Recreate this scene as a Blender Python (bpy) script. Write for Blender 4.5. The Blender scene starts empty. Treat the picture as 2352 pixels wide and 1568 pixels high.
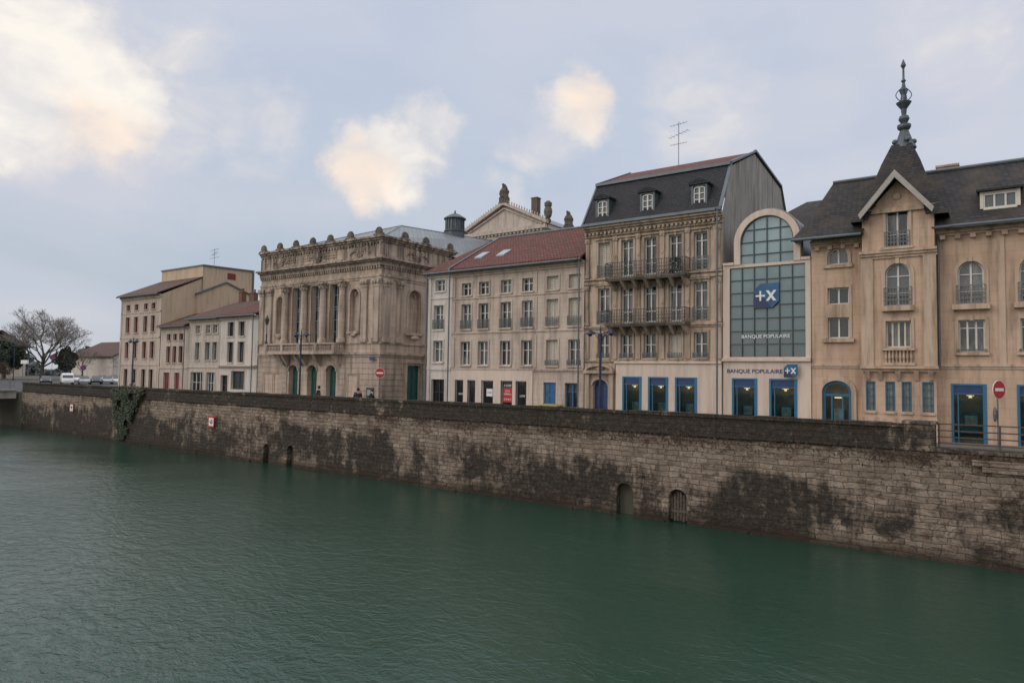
import bpy, bmesh, math, random
from mathutils import Vector, Matrix
random.seed(7)
sc=bpy.context.scene
COL=sc.collection
U=random.uniform
# ---------------------------------------------------------------- mesh builder
class MB:
    def __init__(s): s.v=[];s.f=[];s.mi=[];s.m=0
    def face(s,pts):
        n=len(s.v); s.v+=[Vector(p) for p in pts]; s.f.append(list(range(n,n+len(pts)))); s.mi.append(s.m)
    def hexa(s,p):
        n=len(s.v); s.v+=[Vector(q) for q in p]
        for q in ((0,3,2,1),(4,5,6,7),(0,1,5,4),(1,2,6,5),(2,3,7,6),(3,0,4,7)):
            s.f.append([n+i for i in q]); s.mi.append(s.m)
    def box(s,x0,x1,y0,y1,z0,z1):
        s.hexa([(x0,y0,z0),(x1,y0,z0),(x1,y1,z0),(x0,y1,z0),(x0,y0,z1),(x1,y0,z1),(x1,y1,z1),(x0,y1,z1)])
    def fb(s,F,u0,u1,z0,z1,d0,d1):
        s.hexa([F(u0,z0,d0),F(u1,z0,d0),F(u1,z0,d1),F(u0,z0,d1),F(u0,z1,d0),F(u1,z1,d0),F(u1,z1,d1),F(u0,z1,d1)])
    def fp(s,F,pts,d0,d1):
        s.face([F(u,z,d0) for u,z in pts]); s.face([F(u,z,d1) for u,z in pts][::-1])
        n=len(pts)
        for i in range(n):
            a=pts[i];b=pts[(i+1)%n]
            s.face([F(a[0],a[1],d0),F(b[0],b[1],d0),F(b[0],b[1],d1),F(a[0],a[1],d1)])
    def cyl(s,a,b,r0,r1=None,n=10,caps=True):
        a=Vector(a);b=Vector(b); r1=r0 if r1 is None else r1
        w=(b-a).normalized(); t=Vector((1,0,0)) if abs(w.x)<.8 else Vector((0,1,0))
        p=w.cross(t).normalized(); q=w.cross(p)
        k=len(s.v)
        for c,r in ((a,r0),(b,r1)):
            for i in range(n):
                g=2*math.pi*i/n; s.v.append(c+(p*math.cos(g)+q*math.sin(g))*r)
        for i in range(n):
            j=(i+1)%n; s.f.append([k+i,k+j,k+n+j,k+n+i]); s.mi.append(s.m)
        if caps:
            s.f.append([k+i for i in range(n)][::-1]); s.mi.append(s.m)
            s.f.append([k+n+i for i in range(n)]); s.mi.append(s.m)
    def lathe(s,c,prof,n=12,sx=1,sy=1,rot=0):
        c=Vector(c);k=len(s.v)
        for r,z in prof:
            for i in range(n):
                g=2*math.pi*i/n+rot; s.v.append(c+Vector((r*sx*math.cos(g),r*sy*math.sin(g),z)))
        for j in range(len(prof)-1):
            for i in range(n):
                i2=(i+1)%n; s.f.append([k+j*n+i,k+j*n+i2,k+(j+1)*n+i2,k+(j+1)*n+i]); s.mi.append(s.m)
        s.f.append([k+i for i in range(n)][::-1]); s.mi.append(s.m)
        s.f.append([k+(len(prof)-1)*n+i for i in range(n)]); s.mi.append(s.m)
    def ball(s,c,r,sx=1,sy=1,sz=1,n=10,m=6):
        s.lathe(c,[(max(.001,r*math.sin(math.pi*i/m)),-r*sz*math.cos(math.pi*i/m)) for i in range(m+1)],n,sx,sy)
def front(Y): return lambda u,z,d:(u,Y+d,z)
def side(X): return lambda u,z,d:(X-d,u,z)
def wall(mb,F,u0,u1,z0,z1,ops=(),dep=.25):
    us=sorted(set([u0,u1]+[o[0] for o in ops]+[o[1] for o in ops])); zs=sorted(set([z0,z1]+[o[2] for o in ops]+[o[3] for o in ops]))
    us=[u for u in us if u0<=u<=u1]; zs=[z for z in zs if z0<=z<=z1]
    for i in range(len(us)-1):
        for j in range(len(zs)-1):
            cu=(us[i]+us[i+1])/2;cz=(zs[j]+zs[j+1])/2
            if any(o[0]<cu<o[1] and o[2]<cz<o[3] for o in ops): continue
            mb.face([F(us[i],zs[j],0),F(us[i+1],zs[j],0),F(us[i+1],zs[j+1],0),F(us[i],zs[j+1],0)])
    for o in ops:
        a,b,c,d=o[:4]; ah=o[4] if len(o)>4 else 0; dp=o[5] if len(o)>5 else dep
        t=d-ah
        mb.face([F(a,c,0),F(a,t,0),F(a,t,dp),F(a,c,dp)]); mb.face([F(b,c,0),F(b,c,dp),F(b,t,dp),F(b,t,0)])
        if c>z0+.001: mb.face([F(a,c,0),F(a,c,dp),F(b,c,dp),F(b,c,0)])
        if ah==0: mb.face([F(a,d,0),F(b,d,0),F(b,d,dp),F(a,d,dp)])
        else:
            pts=arc(a,b,t,ah)
            for k in range(len(pts)-1):
                p,q=pts[k],pts[k+1]
                mb.face([F(p[0],p[1],0),F(q[0],q[1],0),F(q[0],d,0),F(p[0],d,0)])
                mb.face([F(p[0],p[1],0),F(p[0],p[1],dp),F(q[0],q[1],dp),F(q[0],q[1],0)])
def arc(a,b,t,ah,n=14):
    c=(a+b)/2;h=(b-a)/2
    return [(c-h*math.cos(math.pi*k/n),t+ah*math.sin(math.pi*k/n)) for k in range(n+1)]
def arcstrip(mb,F,a,b,t,ah,w,d0,d1,n=14):
    p=arc(a,b,t,ah,n);q=arc(a-w,b+w,t,ah+w,n)
    for k in range(n):
        A,B,C,D=p[k],p[k+1],q[k+1],q[k]
        mb.hexa([F(*A,d0),F(*B,d0),F(*C,d0),F(*D,d0),F(*A,d1),F(*B,d1),F(*C,d1),F(*D,d1)])
# ---------------------------------------------------------------- objects
ORG={}
def thing(name,label,cat,loc,group=None):
    o=bpy.data.objects.new(name,None); COL.objects.link(o); o.location=loc; ORG[o.name]=Vector(loc)
    o.empty_display_size=.3; o['label']=label; o['category']=cat
    if group:o['group']=group
    return o
def part(name,par,mb,mats,label=None,org=None,smooth=False,top=None,bevel=0):
    if not isinstance(mats,(list,tuple)): mats=[mats]
    po=ORG[par.name] if par else Vector((0,0,0))
    if org is None: org=po if par else (sum(mb.v,Vector())/max(1,len(mb.v)))
    org=Vector(org)
    me=bpy.data.meshes.new(name); me.from_pydata([tuple(v-org) for v in mb.v],[],mb.f)
    for m in mats: me.materials.append(m)
    for p,i in zip(me.polygons,mb.mi): p.material_index=i; p.use_smooth=smooth
    me.validate(); me.update()
    o=bpy.data.objects.new(name,me); COL.objects.link(o); ORG[o.name]=org
    o.location=org-po
    if par:o.parent=par
    if label:o['label']=label
    if bevel:
        b=o.modifiers.new('bevel','BEVEL'); b.width=bevel; b.segments=2; b.limit_method='ANGLE'
    if top:
        o['label'],o['category']=top[:2]
        if len(top)>2:o['group']=top[2]
    return o
def struct(name,mb,mats):
    o=part(name,None,mb,mats,org=(0,0,0)); o['kind']='structure'; return o
def text(par,s,F,u,z,w,h,mat,d,name='lettering',rot=0,org=None,align=0):
    cu=bpy.data.curves.new('t','FONT'); cu.body=s; cu.offset=.012; o=bpy.data.objects.new('t',cu); COL.objects.link(o)
    bpy.context.view_layer.update()
    me=o.evaluated_get(bpy.context.evaluated_depsgraph_get()).to_mesh()
    vs=[v.co.copy() for v in me.vertices]; fs=[list(p.vertices) for p in me.polygons]
    x0=min(v.x for v in vs);x1=max(v.x for v in vs);y0=min(v.y for v in vs);y1=max(v.y for v in vs)
    mb=MB()
    for v in vs:
        a=(v.x-x0)/(x1-x0)-.5;b=(v.y-y0)/(y1-y0)-.5
        if rot: a,b=-b,a
        mb.v.append(Vector(F(u+a*w,z+b*h,d)))
    mb.f=fs;mb.mi=[0]*len(fs)
    bpy.data.objects.remove(o); 
    return part(name,par,mb,mat)
# ---------------------------------------------------------------- materials
def mat(name):
    m=bpy.data.materials.new(name); m.use_nodes=True; nt=m.node_tree; b=nt.nodes['Principled BSDF']; return m,nt,b
def N(nt,t,**k):
    n=nt.nodes.new(t)
    for a,v in k.items():
        if a.startswith('i_'):
            key=a[2:]; key=int(key) if key.isdigit() else key.replace('_',' ')
            if hasattr(v,'is_linked') or isinstance(v,bpy.types.NodeSocket): nt.links.new(v,n.inputs[key])
            else: n.inputs[key].default_value=v
        else: setattr(n,a,v)
    return n
def c4(c): return (c[0],c[1],c[2],1)
def mixc(nt,f,a,b,bt='MIX'):
    n=nt.nodes.new('ShaderNodeMix'); n.data_type='RGBA'; n.blend_type=bt
    for s,v in ((n.inputs[0],f),(n.inputs[6],a),(n.inputs[7],b)):
        if isinstance(v,bpy.types.NodeSocket): nt.links.new(v,s)
        else: s.default_value=v if not isinstance(v,tuple) or len(v)==4 else c4(v)
    return n.outputs[2]
def math_(nt,op,a,b=0,c=None,clamp=False):
    n=nt.nodes.new('ShaderNodeMath'); n.operation=op; n.use_clamp=clamp
    for s,v in zip(n.inputs,(a,b,c)):
        if v is None: continue
        if isinstance(v,bpy.types.NodeSocket): nt.links.new(v,s)
        else: s.default_value=v
    return n.outputs[0]
def ramp(nt,f,stops):
    n=nt.nodes.new('ShaderNodeValToRGB'); nt.links.new(f,n.inputs[0]); e=n.color_ramp.elements
    while len(e)<len(stops): e.new(.5)
    for q,(p,v) in zip(e,stops): q.position=p; q.color=(v,v,v,1) if not isinstance(v,tuple) else c4(v)
    return n.outputs[0]
def noise(nt,vec,scale,detail=5,rough=.6,dist=0):
    n=N(nt,'ShaderNodeTexNoise',i_Scale=scale,i_Detail=detail,i_Roughness=rough,i_Distortion=dist); nt.links.new(vec,n.inputs['Vector']); return n.outputs['Fac']
def pos(nt): return N(nt,'ShaderNodeNewGeometry').outputs['Position']
def vmul(nt,v,s):
    n=nt.nodes.new('ShaderNodeVectorMath'); n.operation='MULTIPLY'; nt.links.new(v,n.inputs[0]); n.inputs[1].default_value=s; return n.outputs[0]
def wallvec(nt,p):
    s=N(nt,'ShaderNodeSeparateXYZ',i_0=p); u=math_(nt,'ADD',s.outputs[0],s.outputs[1])
    return N(nt,'ShaderNodeCombineXYZ',i_0=u,i_1=s.outputs[2]).outputs[0],s
def setspec(b,v):
    b.inputs['Specular IOR Level'].default_value=v
def stone(name,col,dirt,bw=.9,bh=.35,line=.25,streak=.5,rough=.9,bump=.3,grime=.4,zg=None):
    m,nt,b=mat(name); p=pos(nt); wv,s=wallvec(nt,p)
    br=N(nt,'ShaderNodeTexBrick',i_Vector=wv,i_Scale=1.0); br.inputs['Brick Width'].default_value=bw; br.inputs['Row Height'].default_value=bh
    br.inputs['Mortar Size'].default_value=.012; br.inputs['Mortar Smooth'].default_value=.3
    br.inputs['Color1'].default_value=(1,1,1,1); br.inputs['Color2'].default_value=(.80,.78,.76,1); br.inputs['Mortar'].default_value=(.35,.3,.25,1)
    n1=noise(nt,p,.45,6,.65); n2=noise(nt,vmul(nt,p,(2.2,2.2,.22)),1.3,5,.65); n3=noise(nt,p,9,3,.7)
    c=mixc(nt,ramp(nt,n1,[(.35,0),(.72,grime)]),c4(col),c4(dirt))
    c=mixc(nt,ramp(nt,n2,[(.46,0),(.70,streak)]),c,c4(tuple(x*.55 for x in dirt)))
    c=mixc(nt,ramp(nt,n3,[(.3,0),(.8,.22)]),c,c4(tuple(x*.75 for x in col)))
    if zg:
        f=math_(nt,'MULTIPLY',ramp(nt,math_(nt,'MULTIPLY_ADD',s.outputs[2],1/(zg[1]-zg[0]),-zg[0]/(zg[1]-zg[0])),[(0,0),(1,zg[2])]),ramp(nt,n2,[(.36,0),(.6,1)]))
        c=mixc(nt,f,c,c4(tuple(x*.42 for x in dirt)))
    c=mixc(nt,line,c,br.outputs['Color'],'MULTIPLY')
    nt.links.new(c,b.inputs['Base Color']); b.inputs['Roughness'].default_value=rough; setspec(b,.2)
    h=math_(nt,'SUBTRACT',math_(nt,'MULTIPLY',n3,.4),math_(nt,'MULTIPLY',br.outputs['Fac'],line*2))
    bp=N(nt,'ShaderNodeBump',i_Strength=bump,i_Distance=.03,i_Height=h); nt.links.new(bp.outputs[0],b.inputs['Normal'])
    return m
def plain(name,col,rough=.5,metal=0,spec=.5,var=.15,sc_=3):
    m,nt,b=mat(name); p=pos(nt); n=noise(nt,p,sc_,3,.6)
    nt.links.new(mixc(nt,ramp(nt,n,[(.3,0),(.75,1)]),c4(tuple(x*(1+var) for x in col)),c4(tuple(x*(1-var) for x in col))),b.inputs['Base Color'])
    b.inputs['Roughness'].default_value=rough; b.inputs['Metallic'].default_value=metal; setspec(b,spec); return m
def roofm(name,c1,c2,w,h,moss=(.05,.05,.03),mo=.4,bump=.6,rough=.75,wave=False):
    m,nt,b=mat(name); p=pos(nt); wv,s=wallvec(nt,p)
    br=N(nt,'ShaderNodeTexBrick',i_Vector=wv,i_Scale=1.0); br.inputs['Brick Width'].default_value=w; br.inputs['Row Height'].default_value=h
    br.inputs['Mortar Size'].default_value=.02 if not wave else .03; br.inputs['Color1'].default_value=c4(c1); br.inputs['Color2'].default_value=c4(c2); br.inputs['Mortar'].default_value=c4(tuple(x*.3 for x in c1))
    n1=noise(nt,p,.8,6,.7); n2=noise(nt,vmul(nt,p,(1,1,.3)),2.5,5,.7)
    c=mixc(nt,ramp(nt,n1,[(.42,0),(.70,mo)]),br.outputs['Color'],c4(moss))
    c=mixc(nt,ramp(nt,n2,[(.4,0),(.8,.5)]),c,c4(tuple(x*1.5 for x in c2)))
    nt.links.new(c,b.inputs['Base Color']); b.inputs['Roughness'].default_value=rough; setspec(b,.3)
    bp=N(nt,'ShaderNodeBump',i_Strength=bump,i_Distance=.03,i_Height=math_(nt,'SUBTRACT',n2,br.outputs['Fac'])); nt.links.new(bp.outputs[0],b.inputs['Normal'])
    return m
def glassm(name,col,var=.6,rough=.06,spec=.7):
    m,nt,b=mat(name); p=pos(nt); r=N(nt,'ShaderNodeObjectInfo').outputs['Random']
    n=noise(nt,vmul(nt,p,(1.6,1.6,.5)),1.7,3,.5)
    f=math_(nt,'MULTIPLY',ramp(nt,n,[(.45,0),(.62,1)]),ramp(nt,r,[(.3,0),(.9,var)]))
    nt.links.new(mixc(nt,f,c4(col),(.26,.26,.25,1)),b.inputs['Base Color'])
    b.inputs['Roughness'].default_value=rough; setspec(b,spec)
    bp=N(nt,'ShaderNodeBump',i_Strength=.15,i_Distance=.02,i_Height=noise(nt,p,1.5,2)); nt.links.new(bp.outputs[0],b.inputs['Normal'])
    return m
def emis(name,col,st):
    m,nt,b=mat(name); b.inputs['Base Color'].default_value=c4(col); b.inputs['Emission Color'].default_value=c4(col); b.inputs['Emission Strength'].default_value=st; return m
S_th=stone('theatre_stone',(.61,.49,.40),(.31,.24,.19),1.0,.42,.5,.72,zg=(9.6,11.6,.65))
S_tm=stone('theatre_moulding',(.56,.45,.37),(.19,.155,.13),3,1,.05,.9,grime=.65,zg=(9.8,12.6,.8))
S_orn=stone('ornament_stone',(.20,.17,.14),(.065,.057,.05),3,1,.0,.9,grime=.9)
S_6=stone('terrace_stone',(.60,.495,.42),(.37,.29,.245),.8,.32,.28,.72,grime=.55)
S_5=stone('pale_stone',(.68,.625,.575),(.44,.37,.325),.8,.32,.12,.5)
S_7=stone('ornate_stone',(.61,.48,.37),(.33,.245,.185),.7,.3,.22,.8,grime=.5)
S_7m=stone('ornate_moulding',(.55,.43,.335),(.21,.165,.13),3,1,.05,.88,grime=.6)
S_8=stone('cream_render',(.69,.57,.48),(.53,.42,.345),6,3,.05,.4,bump=.1,grime=.4)
S_9=stone('warm_stone',(.62,.45,.335),(.39,.265,.19),1.1,.42,.22,.7,grime=.7)
S_9m=stone('warm_moulding',(.58,.44,.335),(.31,.215,.155),3,1,.03,.85)
S_1=stone('old_town_stone',(.58,.49,.415),(.36,.28,.24),.7,.3,.2,.65)
S_1s=stone('tan_render',(.58,.45,.325),(.43,.32,.235),6,3,.0,.5,bump=.1)
S_2=stone('old_town_stone_two',(.58,.505,.44),(.37,.305,.26),.7,.3,.2,.65)
S_cem=stone('cement_gable',(.40,.37,.335),(.24,.22,.20),6,3,.0,.8,grime=.8)
SLATE=roofm('slate',(.050,.053,.062),(.028,.030,.037),.22,.12,(.035,.03,.025),.6)
SLATE2=roofm('old_slate',(.052,.050,.052),(.022,.022,.026),.24,.14,(.085,.065,.045),.85)
TILE=roofm('red_tile',(.205,.065,.048),(.11,.038,.028),.24,.24,(.075,.045,.038),.8,1.0,wave=True)
TILE2=roofm('weathered_tile',(.17,.09,.07),(.10,.06,.048),.24,.24,(.09,.08,.07),.7,1.0,wave=True)
ZINC=roofm('zinc',(.22,.235,.25),(.17,.185,.2),.55,30,(.11,.12,.13),.6,.4,.45)
ZTRIM=plain('zinc_trim',(.12,.14,.16),.45,.3)
WHITE=plain('white_paint',(.62,.61,.59),.5,var=.08)
CREAMP=plain('cream_shutter_paint',(.62,.57,.49),.6,var=.08)
GREYP=plain('grey_paint',(.30,.32,.33),.55)
REDP=plain('red_paint',(.17,.02,.025),.5)
BLUEP=plain('blue_paint',(.02,.10,.24),.4)
BLUED=plain('dark_blue_paint',(.02,.045,.14),.45)
CYANF=plain('bank_blue_frame',(.022,.135,.25),.35,var=.08)
TEALP=plain('green_door_paint',(.012,.085,.075),.4)
DARKP=plain('dark_paint',(.03,.03,.035),.5)
BROWNP=plain('brown_paint',(.09,.06,.045),.6)
IRON=plain('wrought_iron',(.045,.052,.052),.6,.2)
IRONG=plain('grey_iron',(.15,.16,.16),.6,.2)
LAMPB=plain('lamp_blue',(.018,.03,.075),.4,.2)
RAILM=plain('rusty_rail',(.085,.055,.042),.6,.2,var=.4,sc_=8)
LEAD=plain('lead',(.085,.105,.115),.5,.3,var=.3)
GL=glassm('window_glass',(.022,.026,.03))
GLs=glassm('shop_glass',(.02,.022,.022),.15)
GLb=glassm('bright_window_glass',(.09,.10,.105),.6)
LATT=plain('lattice_glass',(.20,.27,.28),.25,var=.3)
SKYL=plain('skylight_glass',(.30,.35,.40),.08,var=.1)
RED=plain('sign_red',(.42,.02,.025),.4,var=.05); SWH=plain('sign_white',(.74,.74,.73),.45,var=.03); BLK=plain('sign_black',(.012,.012,.015),.5)
SBLUE=plain('sign_blue',(.01,.06,.26),.4,var=.05); YEL=plain('yellow_plastic',(.30,.25,.07),.5)
WARM=emis('warm_spot',(1,.66,.33),1.8)
INT=plain('interior_wall',(.10,.10,.10),.8); INTW=plain('interior_warm',(.20,.18,.15),.8,var=.5,sc_=1.5)
POST=plain('poster_blue',(.02,.10,.17),.4,var=.6,sc_=4); POST2=plain('poster_pale',(.32,.36,.36),.4,var=.5,sc_=5)
BRICK=stone('chimney_brick',(.26,.15,.12),(.12,.08,.07),.22,.075,.6,.4)
m,nt,b=mat('clear_pane'); nt.nodes.remove(b)
tr=N(nt,'ShaderNodeBsdfTransparent',i_Color=(.68,.77,.77,1)); gl=N(nt,'ShaderNodeBsdfGlossy',i_Roughness=.04)
mx=nt.nodes.new('ShaderNodeMixShader'); mx.inputs[0].default_value=.13; nt.links.new(tr.outputs[0],mx.inputs[1]); nt.links.new(gl.outputs[0],mx.inputs[2])
nt.links.new(mx.outputs[0],nt.nodes['Material Output'].inputs[0]); CLEAR=m
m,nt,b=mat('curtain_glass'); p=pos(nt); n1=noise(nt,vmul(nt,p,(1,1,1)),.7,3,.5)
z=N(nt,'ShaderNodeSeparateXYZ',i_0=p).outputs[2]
zr=ramp(nt,math_(nt,'MULTIPLY_ADD',z,.125,-.45),[(.02,(.05,.085,.095)),(.22,(.085,.135,.145)),(.5,(.13,.20,.215)),(.8,(.26,.36,.39))])  # reflections painted into the glass colour: dark lower panes, paler towards the arch
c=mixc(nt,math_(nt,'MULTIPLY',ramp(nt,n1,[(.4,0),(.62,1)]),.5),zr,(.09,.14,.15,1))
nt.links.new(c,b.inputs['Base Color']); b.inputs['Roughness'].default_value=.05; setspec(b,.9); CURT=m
# ---------------------------------------------------------------- windows
def window(par,F,u0,u1,z0,z1,ah=0,dep=.25,cols=2,rows=(.62,),fm=None,gm=None,sill=None,rail=0,shut=None,name='window',louv=False,fw=.06,railm=None):
    fm=fm or WHITE; gm=gm or GL
    org=F((u0+u1)/2,z0,dep); t=z1-ah
    g=MB(); pl=[(u0,z0),(u1,z0)]+([(u1,z1),(u0,z1)] if not ah else arc(u0,u1,t,ah)[::-1])
    g.face([F(u,z,dep) for u,z in pl])
    w=part(name,par,g,gm if not shut else shut,org=org)
    f=MB(); a,b=dep-.07,dep-.012
    f.fb(F,u0,u0+fw,z0,t,a,b); f.fb(F,u1-fw,u1,z0,t,a,b); f.fb(F,u0+fw,u1-fw,z0,z0+fw,a,b)
    if ah: arcstrip(f,F,u0+fw,u1-fw,t,ah-fw,fw,a,b); 
    else: f.fb(F,u0+fw,u1-fw,z1-fw,z1,a,b)
    if not shut:
        for k in range(1,cols):
            uc=u0+(u1-u0)*k/cols; tz=t if ah else z1-fw
            if ah: tz=t+ah-fw
            f.fb(F,uc-fw*.6,uc+fw*.6,z0+fw,tz,a-.004,b-.004)
        for r in rows:
            zc=z0+(z1-z0)*r; f.fb(F,u0+fw,u1-fw,zc-fw*.35,zc+fw*.35,a+.006,b-.006)
    else:
        uc=(u0+u1)/2; f.fb(F,uc-.012,uc+.012,z0+fw,t,a,b)
        n=int((z1-z0)/.12)
        for k in range(n):
            zc=z0+fw+(z1-z0-2*fw)*(k+.5)/n; f.fb(F,u0+fw,u1-fw,zc-.02,zc+.02,a+.02,b)
    part('shutter' if shut else 'frame',w,f,fm if not shut else shut,org=org)
    if sill:
        s=MB(); s.fb(F,u0-.08,u1+.08,z0-.1,z0-.002,-.1,dep-.01); part('sill',w,s,sill,org=org)
    if rail:
        railing(w,F,u0-.05,u1+.05,z0+.02,z0+rail,-.08,org,railm or IRONG)
    return w
def railing(par,F,u0,u1,z0,z1,d,org,m,ends=0,step=.12,t=.014):
    r=MB(); r.fb(F,u0,u1,z1-.03,z1,d-.02,d+.02); r.fb(F,u0,u1,z0,z0+.025,d-.015,d+.015)
    zm=z0+(z1-z0)*.72; r.fb(F,u0,u1,zm-.01,zm+.01,d-.01,d+.01)
    n=max(2,int((u1-u0)/step))
    for k in range(n+1):
        u=u0+(u1-u0)*k/n; r.fb(F,u-t,u+t,z0+.02,z1-.02,d-t,d+t)
        if k<n:
            uc=u+(u1-u0)/n/2; h=(z1-z0)
            r.fb(F,uc-.03,uc+.03,z0+h*.25,z0+h*.33,d-.01,d+.01); r.fb(F,uc-.035,uc+.035,z0+h*.5,z0+h*.56,d-.01,d+.01)
    if ends:
        for u in (u0,u1):
            for k in range(int(ends/step)+1):
                dd=d+k*step; r.fb(F,u-t,u+t,z0,z1-.02,dd-t,dd+t)
            r.fb(F,u-.02,u+.02,z1-.03,z1,d,d+ends); r.fb(F,u-.015,u+.015,z0,z0+.025,d,d+ends)
    return part('railing',par,r,m,org=org)
def surround(mb,F,u0,u1,z0,z1,w=.12,p=.05,ah=0,head=True,ks=False):
    t=z1-ah
    mb.fb(F,u0-w,u0-.003,z0,t,-p,.02); mb.fb(F,u1+.003,u1+w,z0,t,-p,.02)
    if ah: arcstrip(mb,F,u0,u1,t,ah,w,-p,.02)
    else: mb.fb(F,u0-w,u1+w,z1+.003,z1+w,-p,.02)
    if head: mb.fb(F,u0-w-.06,u1+w+.06,z1+w+.01,z1+w+.09,-p-.1,.02)
    if ks: mb.fb(F,(u0+u1)/2-.07,(u0+u1)/2+.07,z1-.03,z1+w+.06,-p-.05,.02)
def band(mb,F,u0,u1,z0,z1,p,steps=1):
    for k in range(steps):
        a=z0+(z1-z0)*k/steps; b=z0+(z1-z0)*(k+1)/steps
        mb.fb(F,u0,u1,a,b,-p*(k+1)/steps,.02)
def dentils(mb,F,u0,u1,z0,z1,p,step=.3,w=.14):
    n=int((u1-u0)/step)
    for k in range(n):
        u=u0+(u1-u0)*(k+.5)/n; mb.fb(F,u-w/2,u+w/2,z0,z1,-p,.01)
def shell(mb,X0,X1,Y,D,H):
    mb.face([(X0,Y,0),(X0,Y+D,0),(X0,Y+D,H),(X0,Y,H)]); mb.face([(X1,Y,0),(X1,Y+D,0),(X1,Y+D,H),(X1,Y,H)]); mb.face([(X0,Y+D,0),(X1,Y+D,0),(X1,Y+D,H),(X0,Y+D,H)])
def gable_roof(mb,X0,X1,Y0,Yr,Y1,ze,zr,th=.12,z1=None):
    z1=ze if z1 is None else z1
    for (ya,za,yb,zb) in ((Y0,ze,Yr,zr),(Yr,zr,Y1,z1)):
        mb.hexa([(X0,ya,za),(X1,ya,za),(X1,yb,zb),(X0,yb,zb),(X0,ya,za+th),(X1,ya,za+th),(X1,yb,zb+th),(X0,yb,zb+th)])
def gutter(par,X0,X1,Y,z,r=.07,down=None,zb=0.1):
    g=MB(); g.cyl((X0,Y,z),(X1,Y,z),r,n=8)
    if down is not None: g.cyl((down,Y+.12,z),(down,Y+.12,zb),.05,n=8)
    part('gutter',par,g,ZTRIM)
def build(name,label,X0,X1,H,Y,D,m,ops,cat='house'):
    t=thing(name,label,cat,((X0+X1)/2,Y,0)); w=MB(); wall(w,front(Y),X0,X1,0,H,ops); shell(w,X0,X1,Y,D,H); part('wall',t,w,m); return t
def chimney(par,x,y,z0,z1,w=.6,d=.5,m=None,pots=2):
    c=MB(); c.box(x-w/2,x+w/2,y-d/2,y+d/2,z0,z1); c.box(x-w/2-.05,x+w/2+.05,y-d/2-.05,y+d/2+.05,z1,z1+.1)
    for k in range(pots):
        px_=x-w/2+w*(k+.5)/pots; c.cyl((px_,y,z1+.1),(px_,y,z1+.45),.1,.08,8)
    part('chimney',par,c,m or BRICK)
def antenna(par,x,y,z0,h,name='antenna'):
    a=MB(); a.cyl((x,y,z0),(x,y,z0+h),.022,n=6)
    for zz,L,rt in ((z0+h*.95,.5,.3),(z0+h*.72,.7,-.2),(z0+h*.5,.5,.5)):
        dx,dy=math.cos(rt)*L,math.sin(rt)*L; a.cyl((x-dx,y-dy,zz-.1),(x+dx,y+dy,zz+.1),.012,n=5)
        for k in range(6):
            t=-1+k*.4; cx,cy,cz=x+dx*t,y+dy*t,zz+.1*t; a.cyl((cx-dy*.35,cy+dx*.35,cz),(cx+dy*.35,cy-dx*.35,cz),.009,n=4)
    part(name,par,a,IRONG)
# ================================================================ B1 far left house (4 storeys)
F=front(36)
cols=[(-77.7,-76.9),(-75.9,-75.1),(-73.9,-73.1),(-72.3,-71.5)]
ops=[]
for a,b in cols: ops+=[(a,b,9.1,9.75),(a,b,6.7,8.4),(a,b,3.95,5.7),(a,b,.15,2.8)]
X0,X1=-78.9,-70.25
t=thing('townhouse','tall beige townhouse with red window frames and tan side wall','house',(-74.6,36,0))
w=MB(); wall(w,F,X0,X1,0,10.6,ops); w.face([(X0,36,0),(X0,46.4,0),(X0,46.4,10.6),(X0,36,10.6)])
part('wall',t,w,S_1)
w=MB(); sd=[(36,0),(46.4,0),(46.4,14.25),(40.3,14.1),(40.3,12.75),(36,10.6)]
w.face([(X1,y,z) for y,z in sd]); w.face([(X0+.01,y,z) for y,z in sd]); w.face([(X0,46.4,0),(X1,46.4,0),(X1,46.4,14.25),(X0,46.4,14.25)])
w.face([(X0,40.3,12.6),(X1,40.3,12.6),(X1,40.3,14.1),(X0,40.3,14.1)]); 
w.fp(side(X1+.35),[(39.6,0),(46.3,0),(46.3,11.3),(42.9,12.5),(39.6,10.9)],0,.34)
part('side_wall',t,w,S_1s,label='plain tan rendered side wall')
r=MB(); gable_roof(r,X0-.15,X1+.1,35.5,40.25,40.26,10.62,12.8); part('roof',t,r,TILE2)
r=MB(); r.hexa([(X0-.1,40.2,14.1),(X1+.15,40.2,14.1),(X1+.15,46.5,14.25),(X0-.1,46.5,14.25),(X0-.1,40.2,14.25),(X1+.15,40.2,14.25),(X1+.15,46.5,14.4),(X0-.1,46.5,14.4)])
S=side(X1+.35)
for a,b in (((39.5,10.9),(42.9,12.5)),((42.9,12.5),(46.4,11.25))):
    r.fp(S,[a,b,(b[0],b[1]+.14),(a[0],a[1]+.14)],-.15,.4)
r.box(X1+.02,X1+.12,46.3,46.5,0,14.2)
part('roof_edge',t,r,ZTRIM)
mo=MB(); band(mo,F,X0,X1,10.25,10.6,.25,2); band(mo,F,X0,X1,3.2,3.35,.06); band(mo,F,X0,X1,6.05,6.15,.05); band(mo,F,X0,X1,8.75,8.85,.05)
for o in ops: surround(mo,F,*o[:4],w=.12,p=.04,head=False)
mo.fb(F,X0,X0+.3,0,10.2,-.05,.02); mo.fb(F,X1-.3,X1,0,10.2,-.05,.02)
part('moulding',t,mo,S_1)
for i,o in enumerate(ops):
    k=i%4
    if k==3: window(t,F,*o[:4],fm=DARKP,gm=GLs)
    else: window(t,F,*o[:4],fm=REDP,gm=GL,sill=S_1,shut=REDP if (k==1 and i<5) else None,fw=.12)
w=MB(); w.box(X1+.005,X1+.03,43.2,44.2,13.0,13.7); part('window',t,w,REDP)
antenna(t,-71,42,14.3,2.0); gutter(t,X0-.1,X1,35.45,10.6)
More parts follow.
